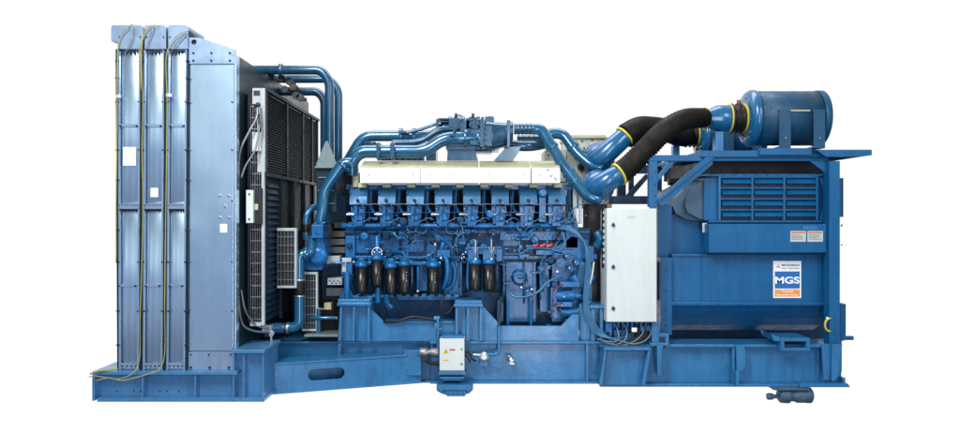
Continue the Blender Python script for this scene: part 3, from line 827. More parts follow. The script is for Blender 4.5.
m = M('steel', 'engine_paint')            # hand wheel
c = W(377,253,.13)
ringp = [c + Vector((.052*math.cos(2*math.pi*k/20), 0, .052*math.sin(2*math.pi*k/20))) for k in range(21)]
m.tube(ringp, .010, 8)
for k in range(5): a = 2*math.pi*k/5+.3; m.cyl(c, c+Vector((.05*math.cos(a),0,.05*math.sin(a))), .007, 6)
m.use(1).cyl(c-Vector((0,.02,0)), c+Vector((0,.12,0)), .018, 10)
m.build('hand_wheel', eng, 0)
# pipe studs under the canisters
m = M('engine_paint','black')
m.ptube([(378,287,.18),(378,303,.18)], 3.0, 12); m.ptube([(387,294,.18),(388,304,.2),(392,308,.2)], 3.4, 12)
m.use(1).ptube([(384,302,.08),(393,309,.06),(396,303,.05),(394,296,.06)], .7, 6); m.use(0)
m.box(397,296,456,300,.26,.45); m.box(352,296,372,302,.1,.3)
m.build('oil_pipe', eng, .003)
# fuel filter casting with studs and levers
m = M('engine_paint', 'head_paint', 'steel', 'black')
m.box(467.5,248,502,254,.05,.3); m.box(468,250,478.5,262,.02,.2); m.box(483,250,494,262,.02,.2); m.box(496.5,249,502,261,.02,.2)
m.box(467,243.5,470,255,.1,.3)
m.lathe(W(475,262,.10),(0,0,1),[(0,.058),(.03,.06),(.05,.03)],18); m.lathe(W(489,262,.10),(0,0,1),[(0,.058),(.03,.06),(.05,.03)],18)
m.use(1).box(466,246.8,501,248,.0,.04)
m.use(2)
for x in (475,491):
    m.ptube([(x+.5,240,.0),(x+.5,258,-.0)], .8, 8); m.ptube([(x-2.0,247,.0),(x+.2,254,.0)], .35, 6); m.ptube([(x+3.0,247,.0),(x+.5,254,.0)], .35, 6)
    m.bolt(x+.5, 259, .0, 1.5, .02, 8)
for x, y in ((463,254),(464,257),(466,252),(462,258)): m.bolt(x, y, .05, 1.0, .03)
m.use(0).ptube([(468,262,.05),(468.5,288,.05),(474,292,.05)], 1.4, 10)
m.build('filter_head', eng, .003)
# red capped connectors
m = M('red', 'steel', 'engine_paint')
for x in (536, 543, 550):
    m.use(0).cyl(W(x-2,246,.20), W(x+2,245.4,.20), .019, 10); m.use(1).cyl(W(x-3,246,.20), W(x-2,246,.20), .013, 8); m.use(0).cyl(W(x+2.2,243.4,.2), W(x+.6,246,.2), .010, 8)
m.build('red_connector', eng, .002)
# fuel pump with copper-coloured bolts
m = M('engine_paint', 'copper', 'steel', 'black')
m.cyl(W(556,296,.05), W(574,296,.05), .055, 20); m.cyl(W(560,312,.08), W(578,312,.08), .045, 20)
m.cyl(W(574,296,.05), W(580,296,.05), .035, 16); m.box(551,288,557,318,.02,.2); m.box(556,302,572,307,.0,.2)
m.cyl(W(572,276,.15), W(580,284,.15), .05, 16)
m.box(560,282,580,287,.06,.25)
m.use(1)
for x, y in ((553,290),(553,300),(553,305),(553,311),(553,317),(558,304),(557,288),(562,286),(562,303),(560,309)): m.bolt(x, y, .02 if x<556 else -.01, 1.0, .02)
m.ptube([(553,288,.0),(553,300,-.02),(552,318,.0)], .5, 6); m.ptube([(553,291,.0),(558,287,-.02),(564,285,.0)], .6, 6); m.ptube([(554,306,.0),(559,303,-.02),(563,304,.0)], .6, 6)
m.use(2)
for x, y in ((549,312),(562,305),(564,297)): m.bolt(x, y, .0, .9, .02)
m.build('fuel_pump', eng, .003)
# blue quarter pipe behind cabinet edge
m = M('elbow_paint').ptube([(597,232,.1),(600,238,.08),(599,244,.1),(596,246,.12)], 4.2, 14); m.build('coolant_elbow', eng, 0)
m = M('black','grey_paint')
m.box(588,204,607,335,.5,.9)  # black box added to darken the bright gap beside the cabinet
m.use(0).box(603.5,208,606.4,268,-.02,.1); m.use(1)
for k in range(9): m.box(603,211+6.2*k,606.3,214+6.2*k,-.03,-.018)
m.build('strip_and_dark_fill', eng, 0)

# front end of the engine (left): water pump, housing, pulley guards
m = M('engine_paint', 'pipe_paint', 'void', 'grey_paint', 'black')
m.box(311.5,225,323,238,.0,.25); m.prism([(311.5,225),(315,222),(326,222),(323,225)], .0,.2)
m.prism([(311,238),(323,238),(326,252),(322,270),(305,270),(304,255)], .08, .35)
m.lathe(W(318,256,.08),(0,-1,0),[(0,.10),(.04,.10),(.07,.06)],20)
m.use(1)
m.bolt(317.5,232.5,.0,1.6,.02,8)
m.build('water_pump', eng, .004)
pipe('coolant_pipe', [(352,163,.1),(343,163,.1),(324,190,.08),(322,213,.05),(319,224,.05)], 5.5, 'pipe_paint', fillet=10, flanges=[(344,166,.1,.7,-.7,0)])
pipe('coolant_pipe', [(320,207,.2),(312,207,.15),(306,215,.1),(306,240,.1)], 3.2, 'pipe_paint', fillet=6, clamps=[(306,228,.1,0,1,0,'rubber',8)])
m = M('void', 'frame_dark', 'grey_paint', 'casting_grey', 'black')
m.box(318,170,352,335,.75,1.4)                # near-black filler standing for shade around the front gear case
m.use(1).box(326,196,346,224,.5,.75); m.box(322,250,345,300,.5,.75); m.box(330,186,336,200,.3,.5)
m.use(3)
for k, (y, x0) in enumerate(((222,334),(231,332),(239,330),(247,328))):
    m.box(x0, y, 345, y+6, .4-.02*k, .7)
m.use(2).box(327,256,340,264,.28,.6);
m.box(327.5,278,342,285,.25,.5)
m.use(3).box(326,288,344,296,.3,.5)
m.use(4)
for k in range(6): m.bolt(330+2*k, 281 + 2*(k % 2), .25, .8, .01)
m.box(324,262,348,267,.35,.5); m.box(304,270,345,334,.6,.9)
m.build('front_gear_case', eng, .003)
m = M('engine_paint', 'grey_paint')
m.box(341,258,352,275,.1,.3); m.ptube([(330,263,.05),(345,263,.05)], 1.2, 8); m.ptube([(347,272,.05),(347,300,.05)], 3.0, 12); m.prism([(338,300),(348,284),(355,300)], .1, .2)
m.use(1).box(342,258,351,262,.08,.0999); m.box(342,262,346,272,.08,.0999)
m.build('front_bracket', eng, .003)
m = M('pipe_paint', 'bracket_grey')
m.ptube([(309,318,.1),(337,318,.1)], 1.8, 10); m.box(316,308,320,335,.1,.16); m.use(1).box(310,312,316,335,.2,.3); m.box(304,334.6,338,337,.0,.3)
m.build('link_bar', eng, .003)
# yellow-green linkage parts low on the left
m = M('cream').box(324,303,331,310,.3,.4); m.ptube([(305,302,.3),(310,308,.3),(330,309,.3)], .8, 6); m.build('linkage', eng, .002)
# ---- random small castings and bolts over the crankcase, as the machine is crowded
random.seed(11)
for k in range(170):
    x = random.uniform(348,588); y = random.choice([random.uniform(229,260), random.uniform(214,228), random.uniform(262,300)])
    if 352 < x < 500 and y > 262: continue
    Y = random.uniform(.20,.36) if y < 262 else random.uniform(.16,.30)
    t = random.random(); mt = random.choice(('engine_paint','engine_paint','frame_dark','head_paint','engine_paint'))
    m = M(mt, 'steel')
    if t < .5: m.box(x, y, x+random.uniform(1.5,8), y+random.uniform(1,4), Y, .45); m.use(1).bolt(x+1, y+.8, Y, .5, .01)
    elif t < .85:
        r_ = random.choice((.02,.03,.045)); m.lathe(W(x,y,.45),(0,-1,0),[(0,r_),(.45-Y,r_),(.46-Y,r_*.6)],12)
    else: m = M(random.choice(('steel','black','steel','copper'))); m.lathe(W(x,y,.45),(0,-1,0),[(0,.012),(.45-Y,.012)],6)
    m.build('casting_boss', eng, .002)
# ---- thin pipes and wires
def wire(pts, r, mt, name='wire', parent=None):
    return M(mt).ptube(pts, r, 6, 7).build(name, parent or eng, 0)
def hdr(mt, runs, r, name): 
    for q in runs: wire(q, r, mt, name)
for k in range(7):                               # injector leads between heads
    x = 358+28.35*k
    wire([(x,203,.16),(x+9,204.5,.10),(x+18,204,.10),(x+26,207,.16)], .45, 'wire_grey', 'injector_lead')
for k in range(8):
    x = 352+28.35*k
    wire([(x,218,.16),(x+4,222,.13),(x+12,221.5,.13),(x+19,218,.13),(x+25,220,.16)], .5, 'wire_blue', 'injector_lead')
for (cx, cy, r_) in ((412,228,5),(421,229,5.5),(452,229,6)):
    wire([(cx+r_*math.cos(a*.7), cy+r_*.85*math.sin(a*.7), .2-.004*a) for a in range(9)], .45, 'wire_blue', 'wire_loop')
H = [([(462,229,.2),(458,236,.18),(455,244,.16),(452,252,.16),(461,262,.2)], .5), ([(460,223,.2),(463,231,.17),(456,240,.15),(458,254,.16)], .5),
     ([(519,221,.2),(517,227,.15),(523,233,.13),(533,238,.12),(537,244,.16)], .6), ([(503,254,.1),(515,254,.1),(521,254,.1),(528,249,.12),(560,249,.12)], .7),
     ([(503,256,.1),(505,274,.1),(512,275,.1),(520,270,.12)], .6), ([(500,264,.05),(510,266,.05),(520,263,.05)], .5),
     ([(563,250,.12),(547,253,.1),(541,266,.1),(541,300,.1)], .6), ([(546,300,.05),(544,290,.05),(547,270,.05),(560,262,.08)], .6),
     ([(509,291,.08),(513,296,.04),(524,297,.02),(538,292,.02),(548,282,.04),(562,276,.08)], 1.3),
     ([(558,242,.15),(553,250,.1),(560,250,.08),(565,243,.1),(562,232,.15)], .9),
     ([(430,243,.2),(436,247,.18),(428,256,.16),(405,257,.16)], .45), ([(395,240,.25),(401,233,.2),(408,238,.2),(403,246,.2)], .45),
     ([(572,213,.2),(577,222,.1),(577,233,.1),(583,243,.12)], .7), ([(572,224,.2),(570,216,.12),(577,206,.1),(590,202,.1),(606,192,.1)], .6),
     ([(350,290,.1),(346,300,.05),(340,297,.1)], .6)]
for q, r_ in H: wire(q, r_, 'wire_blue', 'fuel_line')
random.seed(21)
for k in range(8):
    x = 368+28.35*k
    M('engine_paint').ptube([(x+3,190,.36),(x+3,207,.34),(x+6,213,.30)], 1.6, 10).build('push_rod_tube', eng, .002)
    M('engine_shaded').box(x+.5,196,x+2,222,.32,.5).build('head_bracket', eng, .002)
    M('engine_paint','steel').box(x-14,222.5,x-6,226,.16,.3).build('lead_bracket', eng, .002)
for k in range(16):
    x = random.uniform(355,560); y = random.uniform(230,262); L_ = random.uniform(12,40); d = random.choice((-1,1))
    P = [(x,y,.24),(x+L_*.5,y,.18),(x+L_*.5+3,y+d*random.uniform(3,9),.16),(x+L_,y+d*random.uniform(3,10),.2)]
    M(random.choice(('wire_blue','engine_paint','pipe_paint'))).ptube(P, random.choice((.5,.8,1.1)), 8, fillet=2.5).build('fuel_line', eng, 0)
for x in (370,384.5,398,412,424,446,459,482,497,504,524,543): 
    y1 = random.uniform(285,300); M(random.choice(('engine_paint','pipe_paint'))).ptube([(x,262,.3),(x,y1-6,.3),(x+random.uniform(-4,4),y1+4,.34)], random.choice((1.0,1.4,1.9)), 10, fillet=2).build('oil_pipe', eng, .002)
for k in range(13):
    x = 356+8.2*k; M('head_paint').box(x,294.5,x+4.5,297.5,.18,.4).build('flange_lug', eng, .002)
for x, y in ((540,268),(546,283),(566,256),(575,262),(569,268),(580,296),(584,306),(566,320),(548,326)):
    m = M('engine_paint','steel'); m.lathe(W(x,y,.32),(0,-1,0),[(0,.035),(.14,.035),(.14,.024),(.19,.024)],12); m.use(1).bolt(x,y,.12,.9,.02); m.build('oil_fitting', eng, .002)
# black leads and small sensors
for q in ([(408,234,.2),(411,239,.17),(409,244,.2)], [(432,236,.2),(430,241,.17),(434,245,.2)], [(560,232,.2),(556,238,.15),(558,244,.2)]): wire(q, 1.2, 'black', 'sensor_lead')
m = M('black','cream')
for x, y in ((410,238),(413,242),(431,238),(435,240),(558,235)): m.box(x, y, x+3, y+2.5, .16, .24)
m.use(1).box(434,243,436,246,.15,.2); m.build('sensor', eng, .002)
# drooping loom on the right of the engine
for k in range(5):
    o = k*1.5; c = 'wire_blue'
    wire([(556,224+o*.7,.2),(572,228+o*.6,.12),(584,241+o*.3,.05),(589-o*.5,256,.02),(590-o*.8,278,.0),(588-o*.7,300,-.02),(592-o,318,-.06),(603-o*1.1,333+o*.2,-.1),(622-o,343-k*1.2,-.12),(634,342-k*2.2,-.06)], .6, c, 'loom_cable')
for k in range(4):
    wire([(584-k,262,.1),(582-k*2,285,.1),(572-k*3,306,.08),(564,312+k,.12)], .6, 'wire_blue', 'loom_cable')
wire([(594,262,.0),(592,276,-.02),(590,284,.0)], .8, 'white_paint', 'loom_cable')
# hoses dropping to the sump
wire([(384,322,.04),(398,321,.0),(412,317,.0),(428,318.5,.0),(440,320,.0)], 1.6, 'black', 'drain_hose')
wire([(501,296,.08),(500,320,.04),(499,328,.0)], 1.5, 'black', 'drain_hose')
wire([(445,294,.08),(441,306,.05),(446,314,.06),(458,300,.1)], .9, 'black', 'drain_hose')
m = M('frame_paint','steel')
m.ptube([(434,318.5,-.03),(438,320,-.03),(438,352,-.06)], 1.6, 10, fillet=3); m.lathe(W(434,318,-.02),(1,0,0),[(0,.022),(.06,.022)],10); m.lathe(W(437,325,-.03),(0,-1,0),[(0,.028),(.04,.028)],10); m.box(434,328,442,330,-.06,-.02)
m.build('drain_pipe', eng, .002)
m = M('frame_paint').ptube([(499,326,-.02),(499,352,-.04),(496,354.5,-.04),(487,354.5,-.05)], 1.6, 10, fillet=3); m.build('drain_pipe', eng, .002)

# ================================================================== INTAKE ELBOWS AND HOSES
def elbow(cx, cy, ex, ey, Y):
    m = M('elbow_paint'); q = s(Y)
    c = W(cx,cy,Y); e = W(ex,ey,Y-.05)
    m.lathe(c+Vector((0,.14,0)), (0,-1,0), [(0,.165),(.02,.172),(.07,.172),(.09,.16),(.13,.155),(.17,.14),(.21,.11),(.235,.07),(.245,.02)], 32)
    P = path_smooth([c+Vector((-.05,.05,-.03)), c+Vector((.0,-.02,.0)), (c+e)/2+Vector((0,-.04,0)), e], 10)
    rr = [.125 - .022*i/(len(P)-1) for i in range(len(P))]
    m.tube(P, rr, 28)
    o = m.build('intake_elbow', root, .004)
    d = (P[-1]-P[-3]).normalized()
    M('yellow').lathe(P[-1]-d*.012, d, [(0,.10),(0,.122),(.02,.122),(.02,.10)], 28).build('hose_clamp', o, .002)
    return P[-1], d
e1, d1 = elbow(599,186,619,174,.12)
e2, d2 = elbow(600,158,625,136.5,.45)
def hose(start, pts, r0, r1, name='air_hose'):
    P = path_smooth([start]+[W(*p) for p in pts], 14); P = resample(P, .0165)
    n = len(P); rr = []
    for i in range(n):
        t = i/(n-1); r = (r0*(1-t)+r1*t); rr.append(r*(1.0 if i % 2 else .91))
    return M('hose_black').tube(P, rr, 32).build(name, root, 0)
hose(e1, [(628,167,.08),(645,150,.06),(664,131,.05),(683,120,.1),(704,117.8,.30)], .120, .104)
hose(e2, [(637,130,.45),(652,129,.75),(670,131.5,1.3),(684,135.5,1.9)], .135, .14)
# ================================================================== AIR CLEANERS
def cleaner(Y, zc, xoff=0, front=True):
    ax = Vector((1,0,0)); q = s(.35)
    X = lambda px: (px-480)*q + xoff
    c = lambda px: Vector((X(px), Y, zc))
    m = M('perforated_sheet', 'cleaner_paint', 'black')
    L = X(816)-X(752)
    m.lathe(c(752), ax, [(0,.284),(L,.284)], 48, uv=True)
    body = m.build('air_cleaner', root, 0)
    m = M('elbow_paint','black')
    m.lathe(c(744), ax, [(0,.12),(.0,.16),(.005,.25),(.02,.275),(.05,.296),(.09,.298),(.09,.286)], 48)
    for k in range(8): a = 2*math.pi*k/8+.2; p = c(744)+Vector((-.004, math.cos(a)*.21, math.sin(a)*.21)); m.cyl(p, p+Vector((.02,0,0)), .012, 8)
    m.build('end_cap', body, .002)
    m = M('cleaner_paint'); m.lathe(c(814), ax, [(0,.286),(0,.291),(.06,.291),(.068,.285)], 48); m.build('end_cap', body, .002)
    m = M('elbow_paint','yellow'); m.lathe(c(706), ax, [(0,.100),(.03,.100),(.11,.138),(.245,.142),(.245,.12)], 32); cone = m.build('inlet_cone', body, .002)
    M('yellow').lathe(c(704.2), ax, [(0,.10),(0,.118),(.022,.118),(.022,.10)], 32).build('hose_clamp', body, .002)
    M('yellow').lathe(c(728.5), ax, [(0,.13),(0,.150),(.014,.150),(.014,.13)], 32).build('hose_clamp', body, .002)
    m = M('rubber'); pr = []
    L2 = X(744)-X(730)
    for k in range(13): pr.append((L2*k/12, .14 + .018*math.sin(k*math.pi/2) - .0*k))
    m.lathe(c(730), ax, pr, 32); m.build('rubber_coupling', body, 0)
    M('yellow').lathe(c(743), ax, [(0,.12),(0,.158),(.012,.158),(.012,.12)], 32).build('hose_clamp', body, .002)
    m = M('copper','black'); m.lathe(c(737)+Vector((0,-.05,.135)), (0,0,1), [(0,.02),(.05,.02)], 10); m.use(1).lathe(c(741)+Vector((0,-.10,-.19)), (0,-1,0), [(0,.02),(.05,.02)], 10)
    m.build('service_indicator', body, .002)
    # bracket plates in front
    for px in (767, 800):
        m = M('cleaner_paint','dull_steel')
        x0, x1 = X(px), X(px+11)
        m.wbox((x0, Y-.325, zc-.34), (x1, Y-.312, zc+.05)); m.wbox((x0, Y-.312, zc-.34), (x1, Y+.31, zc-.322))
        m.wbox((x0, Y-.312, zc+.03), (x1, Y-.275, zc+.05))
        m.use(1).lathe(Vector(((x0+x1)/2, Y-.325, zc-.24)), (0,-1,0), [(0,.012),(.015,.012)], 8)
        m.lathe(Vector(((x0+x1)/2-.02, Y-.312, zc-.35)), (0,0,-1), [(0,.016),(.04,.016)], 8)
        m.build('mounting_bracket', body, .002)
    m = M('cream'); m.wbox((X(779), Y-.293, zc+.035), (X(798), Y-.27, zc+.05)); m.build('band_clip', body, .001)
    m = M('frame_paint')
    m.wbox((X(714), Y-.05, zc-.42), (X(722), Y+.05, zc-.14)); m.build('inlet_support', body, .003)
    return body
zc0 = W(0,118.5,.35).z
cleaner(.35, zc0)
cleaner(1.95, zc0, -.03)

# ================================================================== SUPPORT FRAME OVER THE ALTERNATOR
m = M('alt_paint', 'frame_dark', 'black')
m.box(700,150.5,828,157,-.02,.02); m.box(760,148,812,155,-.06,-.021)
m.use(0).wbox((W(700,0,0).x, .02, W(0,155,0).z), (W(828,0,0).x, 2.3, W(0,151,0).z))        # deck
m.box(646,155,702,161,.0,.08); m.box(700,157,829,161,.02,.1)
m.use(2).box(700,161.5,829,175,.35,1.9); m.use(1)  # black box added to imitate shade in the gap under the deck
for Y in (.6,1.2,1.8): m.box(700,158,830,166,Y,Y+.1)
m.wbox((W(646,0,0).x, 2.2, W(0,161,0).z), (W(840,0,0).x, 2.3, W(0,150,0).z))
sup = m.build('support_frame', root, .004)
m = M('alt_paint','black'); m.box(649,161,657.5,207,.0,.08)
for y in (172,184,196): m.use(1).bolt(655, y, .0, .7)
m.build('post', sup, .003)
m = M('alt_paint'); m.box(829.5,161,840,345,-.09,.04); m.build('post', sup, .003)
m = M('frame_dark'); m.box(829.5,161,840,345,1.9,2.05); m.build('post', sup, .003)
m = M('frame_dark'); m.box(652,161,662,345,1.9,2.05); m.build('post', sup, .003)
m = M('alt_paint'); m.slab([W(657,200,-.04),W(663,206,-.04),W(713,164,-.04),W(713,157,-.04),W(706,157,-.04)], (0,.04,0)); m.slab([W(657,200,-.07),W(658.5,201.5,-.07),W(713,158.5,-.07),W(712,157,-.07)],(0,.03,0)); m.build('diagonal_brace', sup, .003)
m = M('alt_paint'); m.slab([W(656,178,.02),W(656,184,.02),W(676,161,.02),W(670,161,.02)], (0,.05,0)); m.build('diagonal_brace', sup, .003)
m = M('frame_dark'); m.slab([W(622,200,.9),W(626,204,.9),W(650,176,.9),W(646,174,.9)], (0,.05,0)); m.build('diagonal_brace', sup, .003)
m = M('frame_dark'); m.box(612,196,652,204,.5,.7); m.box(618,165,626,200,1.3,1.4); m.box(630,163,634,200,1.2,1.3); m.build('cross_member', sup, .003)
m = M('alt_paint'); m.slab([W(810,161,.0),W(829.4,161,.0),W(829.4,176,.0)], (0,.03,0)); m.build('corner_gusset', sup, .003)
# shelf sticking out at the right end
m = M('alt_paint')
zt1 = W(0,149.6,-.12).z
a = W(826,0,-.12).x; b = W(872,0,-.12).x
m.slab([(a,-.12,zt1-.07),(b-.28,-.12,zt1-.07),(b,-.12,zt1-.055),(b,-.12,zt1),(a-.1,-.12,zt1)], (0,.03,0))
m.wbox((a-.1,-.09,zt1-.012),(b,.75,zt1)); m.slab([(b-.03,-.09,zt1-.055),(b,-.09,zt1-.055),(b,-.09,zt1-.013),(b-.03,-.09,zt1-.013)],(0,.84,0))
m.build('shelf', sup, .003)

# ================================================================== ALTERNATOR
YA = .12
m = M('alt_paint', 'frame_dark', 'black')
m.box(672, 254, 829.5, 304, YA, YA+1.7)                # lower housing
z_ = lambda y: W(0,y,YA+.1).z
bl = [(YA+.10,z_(304)),(YA+.13,z_(312)),(YA+.20,z_(320)),(YA+.30,z_(328)),(YA+.46,z_(335)),(YA+.7,z_(340)),(YA+1.2,z_(342)),(YA+1.4,z_(330)),(YA+1.4,z_(304))]
xl = W(672,0,YA+.1).x; m.slab([(xl,y,z) for y, z in bl], (W(829,0,YA+.1).x-xl,0,0))
m.box(668, 302, 829.5, 305.5, YA-.05, YA+.15)
m.box(709, 222, 829.5, 254, YA+.02, YA+1.5)
# drum end on the left: large half-round casing toward the engine
c = W(700,238,.95)
m.prism([(664,224),(672,214),(709,214),(709,254.2),(664,254.2)], YA+.22, YA+1.4)
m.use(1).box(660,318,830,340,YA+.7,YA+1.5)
alt = m.build('alternator', root, .005)
# upper vent hood, with the angled end
m = M('alt_paint', 'frame_dark', 'black', 'frame_paint', 'hood_grey')
Xa = W(712,0,YA).x; Xb = W(829,0,YA).x; z0 = W(0,222,YA).z; z1 = W(0,176,YA).z
m.wbox((Xa-.0, YA+.02, z0), (Xb, YA+1.5, z1))
# rounded shoulder at the left
m.use(4).prism([(711.8,176.6),(698,181),(684,189),(675,199),(672.5,206),(676,214),(686,219),(700,221.5),(711.8,222)], YA+.12, YA+1.2); m.prism([(711.8,177.5),(702,181),(692,188),(686,198),(685,206),(688,213),(700,219),(711.8,221)], YA+.04, YA+.121)
m.use(0).box(704,178,719,220.4,YA,YA+.2)
m.use(0).box(709, 220.5, 829, 222.5, YA-.05, YA+.02); m.box(700, 174, 829, 176.3, YA-.04, YA+.3)
for k in range(11): m.use(0).bolt(712+11*k, 174.2, YA-.04, .8, .02)
for x, y in ((690,196),(690,212),(704,190),(704,206),(708,215)): m.bolt(x, y, YA+.02 if x > 700 else YA+.06, .8, .02)
# angled piece at right of the vents
m.prism([(819,178),(824,190),(824,208),(819,220),(829,220),(829,178)], YA-.02, YA+.02)
hood = m.build('vent_hood', alt, .003)
def louvre_panel():
    m = M('alt_paint', 'black', 'frame_paint')
    x0, x1, y0, y1 = 719, 818, 176.5, 220.3
    m.use(1).box(x0+1, y0+1, x1-1, y1-1, YA-.012, YA+.018)
    m.use(2).box(x0, y0, x0+1.6, y1, YA-.06, YA-.013)
    m.use(0).box(x1-1.6, y0, x1, y1, YA-.06, YA-.013)
    cols = [x0+1.6+k*(x1-x0-3.2)/3 for k in range(4)]
    for x in cols[1:3]: m.box(x-1, y0, x+1, y1, YA-.058, YA-.013)
    h = (y1-y0)/4
    for r_ in range(4):
        ya = y0 + r_*h
        m.box(x0+1.6, ya-.2, x1-1.6, ya+1.2, YA-.052, YA-.013)
        for k in range(3):
            xa, xb = cols[k]+1.1, cols[k+1]-1.1
            A_ = W(xa, ya+1.8, YA-.013); B_ = W(xb, ya+1.8, YA-.013); dz = (h*.46)*s(YA)
            m.slab([(A_.x, YA-.013, A_.z), (A_.x, YA-.055, A_.z-dz), (A_.x, YA-.048, A_.z-dz-.006), (A_.x, YA-.008, A_.z-.01)], (B_.x-A_.x, 0, 0))
            # comb of fins in the slot below each louvre blade
            for j in range(9):
                x = xa + (xb-xa)*(j+.5)/9
                m.box(x-.5, ya+h*.60, x+.5, ya+h*.80, YA-.02, YA-.0125)
    return m.build('louvre_panel', alt, .0015)
louvre_panel()
m = M('alt_paint', 'frame_dark', 'black')
m.box(709, 224, 826.5, 252.5, YA-.16, YA+.019)
for k in range(6): m.bolt(713+22*k, 226.5, YA-.16, .6, .01)
m.build('terminal_cover', alt, .004)
m = M('alt_paint')
m.box(672, 255, 829, 256.2, YA-.02, YA-.001); m.box(701.5,256.5,702.3,302,YA-.012,YA-.001); m.box(823,256.5,824,302,YA-.012,YA-.001)
for x in (716,722,736,742,770,781,800,805,811,818): m.bolt(x, 257.8, YA-.0, .8, .014)
for k in range(8): m.bolt(676+21*k, 303.8, YA-.05, 1.0, .015)
for y in (270,285): m.bolt(826.5, y, YA, .8, .014)
for x in (690,711,735,745,752): m.bolt(x, 301, YA-.0, .8, .014)
m.build('seam_strip', alt, .002)
M('sign_grey').box(702.5,223,707,232.5,YA-.01,YA-.003).build('label_plate', alt, .001)
m = M('sign_grey').box(675,190,693,208,.4,.42)
m.bm.free()
# terminal hoods left of the alternator, behind the cabinet
m = M('alt_paint','frame_dark')
m.prism([(658,200),(672,206),(672,262),(658,262)], .25, .6); m.use(1).box(655,262,670,300,.2,.5)
m.use(0).box(661,258,672,335,.06,.3)
for y in (270,290,310,325): m.bolt(666, y, .06, 1.0, .015)
m.build('coupling_cover', alt, .004)
m = M('frame_dark','black'); m.box(700,176,712,200,.5,.9); m.use(1)
m.cyl(W(668,182,1.2), W(690,182,1.2), .04, 12); m.cyl(W(672,188,1.2), W(684,188,1.2), .06, 12); m.box(660,190,690,206,1.4,1.6)
m.build('bearing_housing', alt, .003)
# end details on the right
m = M('alt_paint','frame_dark')
m.use(1).box(840.2,178,843.5,217,.3,.7); m.use(0).box(840.2,178,842,217,.22,.3)
m.box(840.5,304,846,336,.05,.4); m.use(0).cyl(W(840,338,.1), W(853,338,.1), .022, 12); m.box(840.5,335,844,341,.02,.2)
for y in (226,245,225): m.bolt(841.5, y, .0, .8)
m.build('end_cover', alt, .003)
# yellow ring mark
c = W(830.5,325,-.10)
m = M('yellow'); m.tube([c+Vector((.055*math.cos(R(90+20*k)),0,.065*math.sin(R(90+20*k)))) for k in range(10)], .010, 8); 
m.build('earth_strap', alt, 0)
M('sign_white').lathe(W(827,318,-.095),(0,-1,0),[(0,.012),(.01,.012)],10).build('indicator_stud', alt, 0)

# nameplate
YN = YA-.006
m = M('sign_white','sign_blue','orange')
m.box(773.3,261,801.2,298,YN,YA-.001)
m.use(1).box(774.8,271.4,799.8,288.6,YN-.0015,YN-.0001)
m.use(2).box(774.8,289.6,799.8,296.6,YN-.0015,YN-.0001)
sign = m.build('nameplate', alt, 0)
m = M('red')
q = 1.9; cx, cy = 778.4, 266.6
def dia(px, py, ang):
    P = [(0,0),(.58,1.0),(0,2.0),(-.58,1.0)]
    out = []
    for x, y in P:
        a = R(ang); out.append((px + q*.62*(x*math.cos(a)-y*math.sin(a))*1.0, py - q*.62*(x*math.sin(a)+y*math.cos(a))))
    return out
for a in (0, 120, 240): m.prism(dia(cx, cy, a), YN-.0015, YN-.0002)
m.build('emblem', sign, 0)
text('MITSUBISHI', 790.6, 265.2, YN-.001, 1.9, 'ink', sign, 'lettering', 17.5, .02)
text('HEAVY INDUSTRIES', 790.6, 268.3, YN-.001, 1.2, 'ink', sign, 'lettering', 17.5)
text('MGS', 787.3, 280.2, YN-.0025, 7.0, 'sign_white', sign, 'lettering', 24.4, .03)
text('Mitsubishi', 787.3, 291.4, YN-.0025, 2.0, 'sign_white', sign, 'lettering', 12.5, .01)
text('Generator Series', 787.3, 294.7, YN-.0025, 2.0, 'sign_white', sign, 'lettering', 21.5, .01)
for (x0) in (790.5, 807.5):
    m = M('sign_grey','red_print','ink'); Yq = YA-.165
    m.box(x0,231,x0+15.5,241.8,Yq,YA-.1605); m.use(1).box(x0+.8,231.8,x0+14.6,233.4,Yq-.001,Yq-.0001)
    m.use(2)
    for k in range(4): m.box(x0+1.2, 234.8+k*1.4, x0+random.uniform(9,14), 235.2+k*1.4, Yq-.001, Yq-.0001)
    m.build('warning_label', alt, 0)
M('frame_paint').box(803,226,818,230,YA-.164,YA-.1605).build('label_plate', alt, 0)

# ================================================================== CONTROL CABINET
YC = -.16
m = M('white_paint','grey_paint','black')
m.box(606.3,208.6,656.8,322.2,YC+.012,YC+.36); m.use(1)
m.build_ = None
cab = m.build('control_cabinet', root, .004)
m = M('white_paint'); m.box(606.8,209,656.4,321.8,YC-.014,YC+.010); m.build('door', cab, .004)
for y in (225,267,308.5):
    m = M('dull_steel','black')
    m.lathe(W(613.3,y,YC-.014),(0,-1,0),[(0,.019),(.006,.019),(.006,.015),(.016,.013)],14)
    m.use(1).prism([(613.3,y-2.8),(614.8,y),(613.3,y+2.8),(611.8,y)], YC-.034, YC-.0305)
    m.build('door_lock', cab, .001)
text('AMF', 631, 217.3, YC-.0145, 2.2, 'sign_grey', cab, 'lettering', 7.5) if False else None
M('sign_grey').box(627,216,635.5,218.6,YC-.0155,YC-.0142).build('maker_plate', cab, .0)
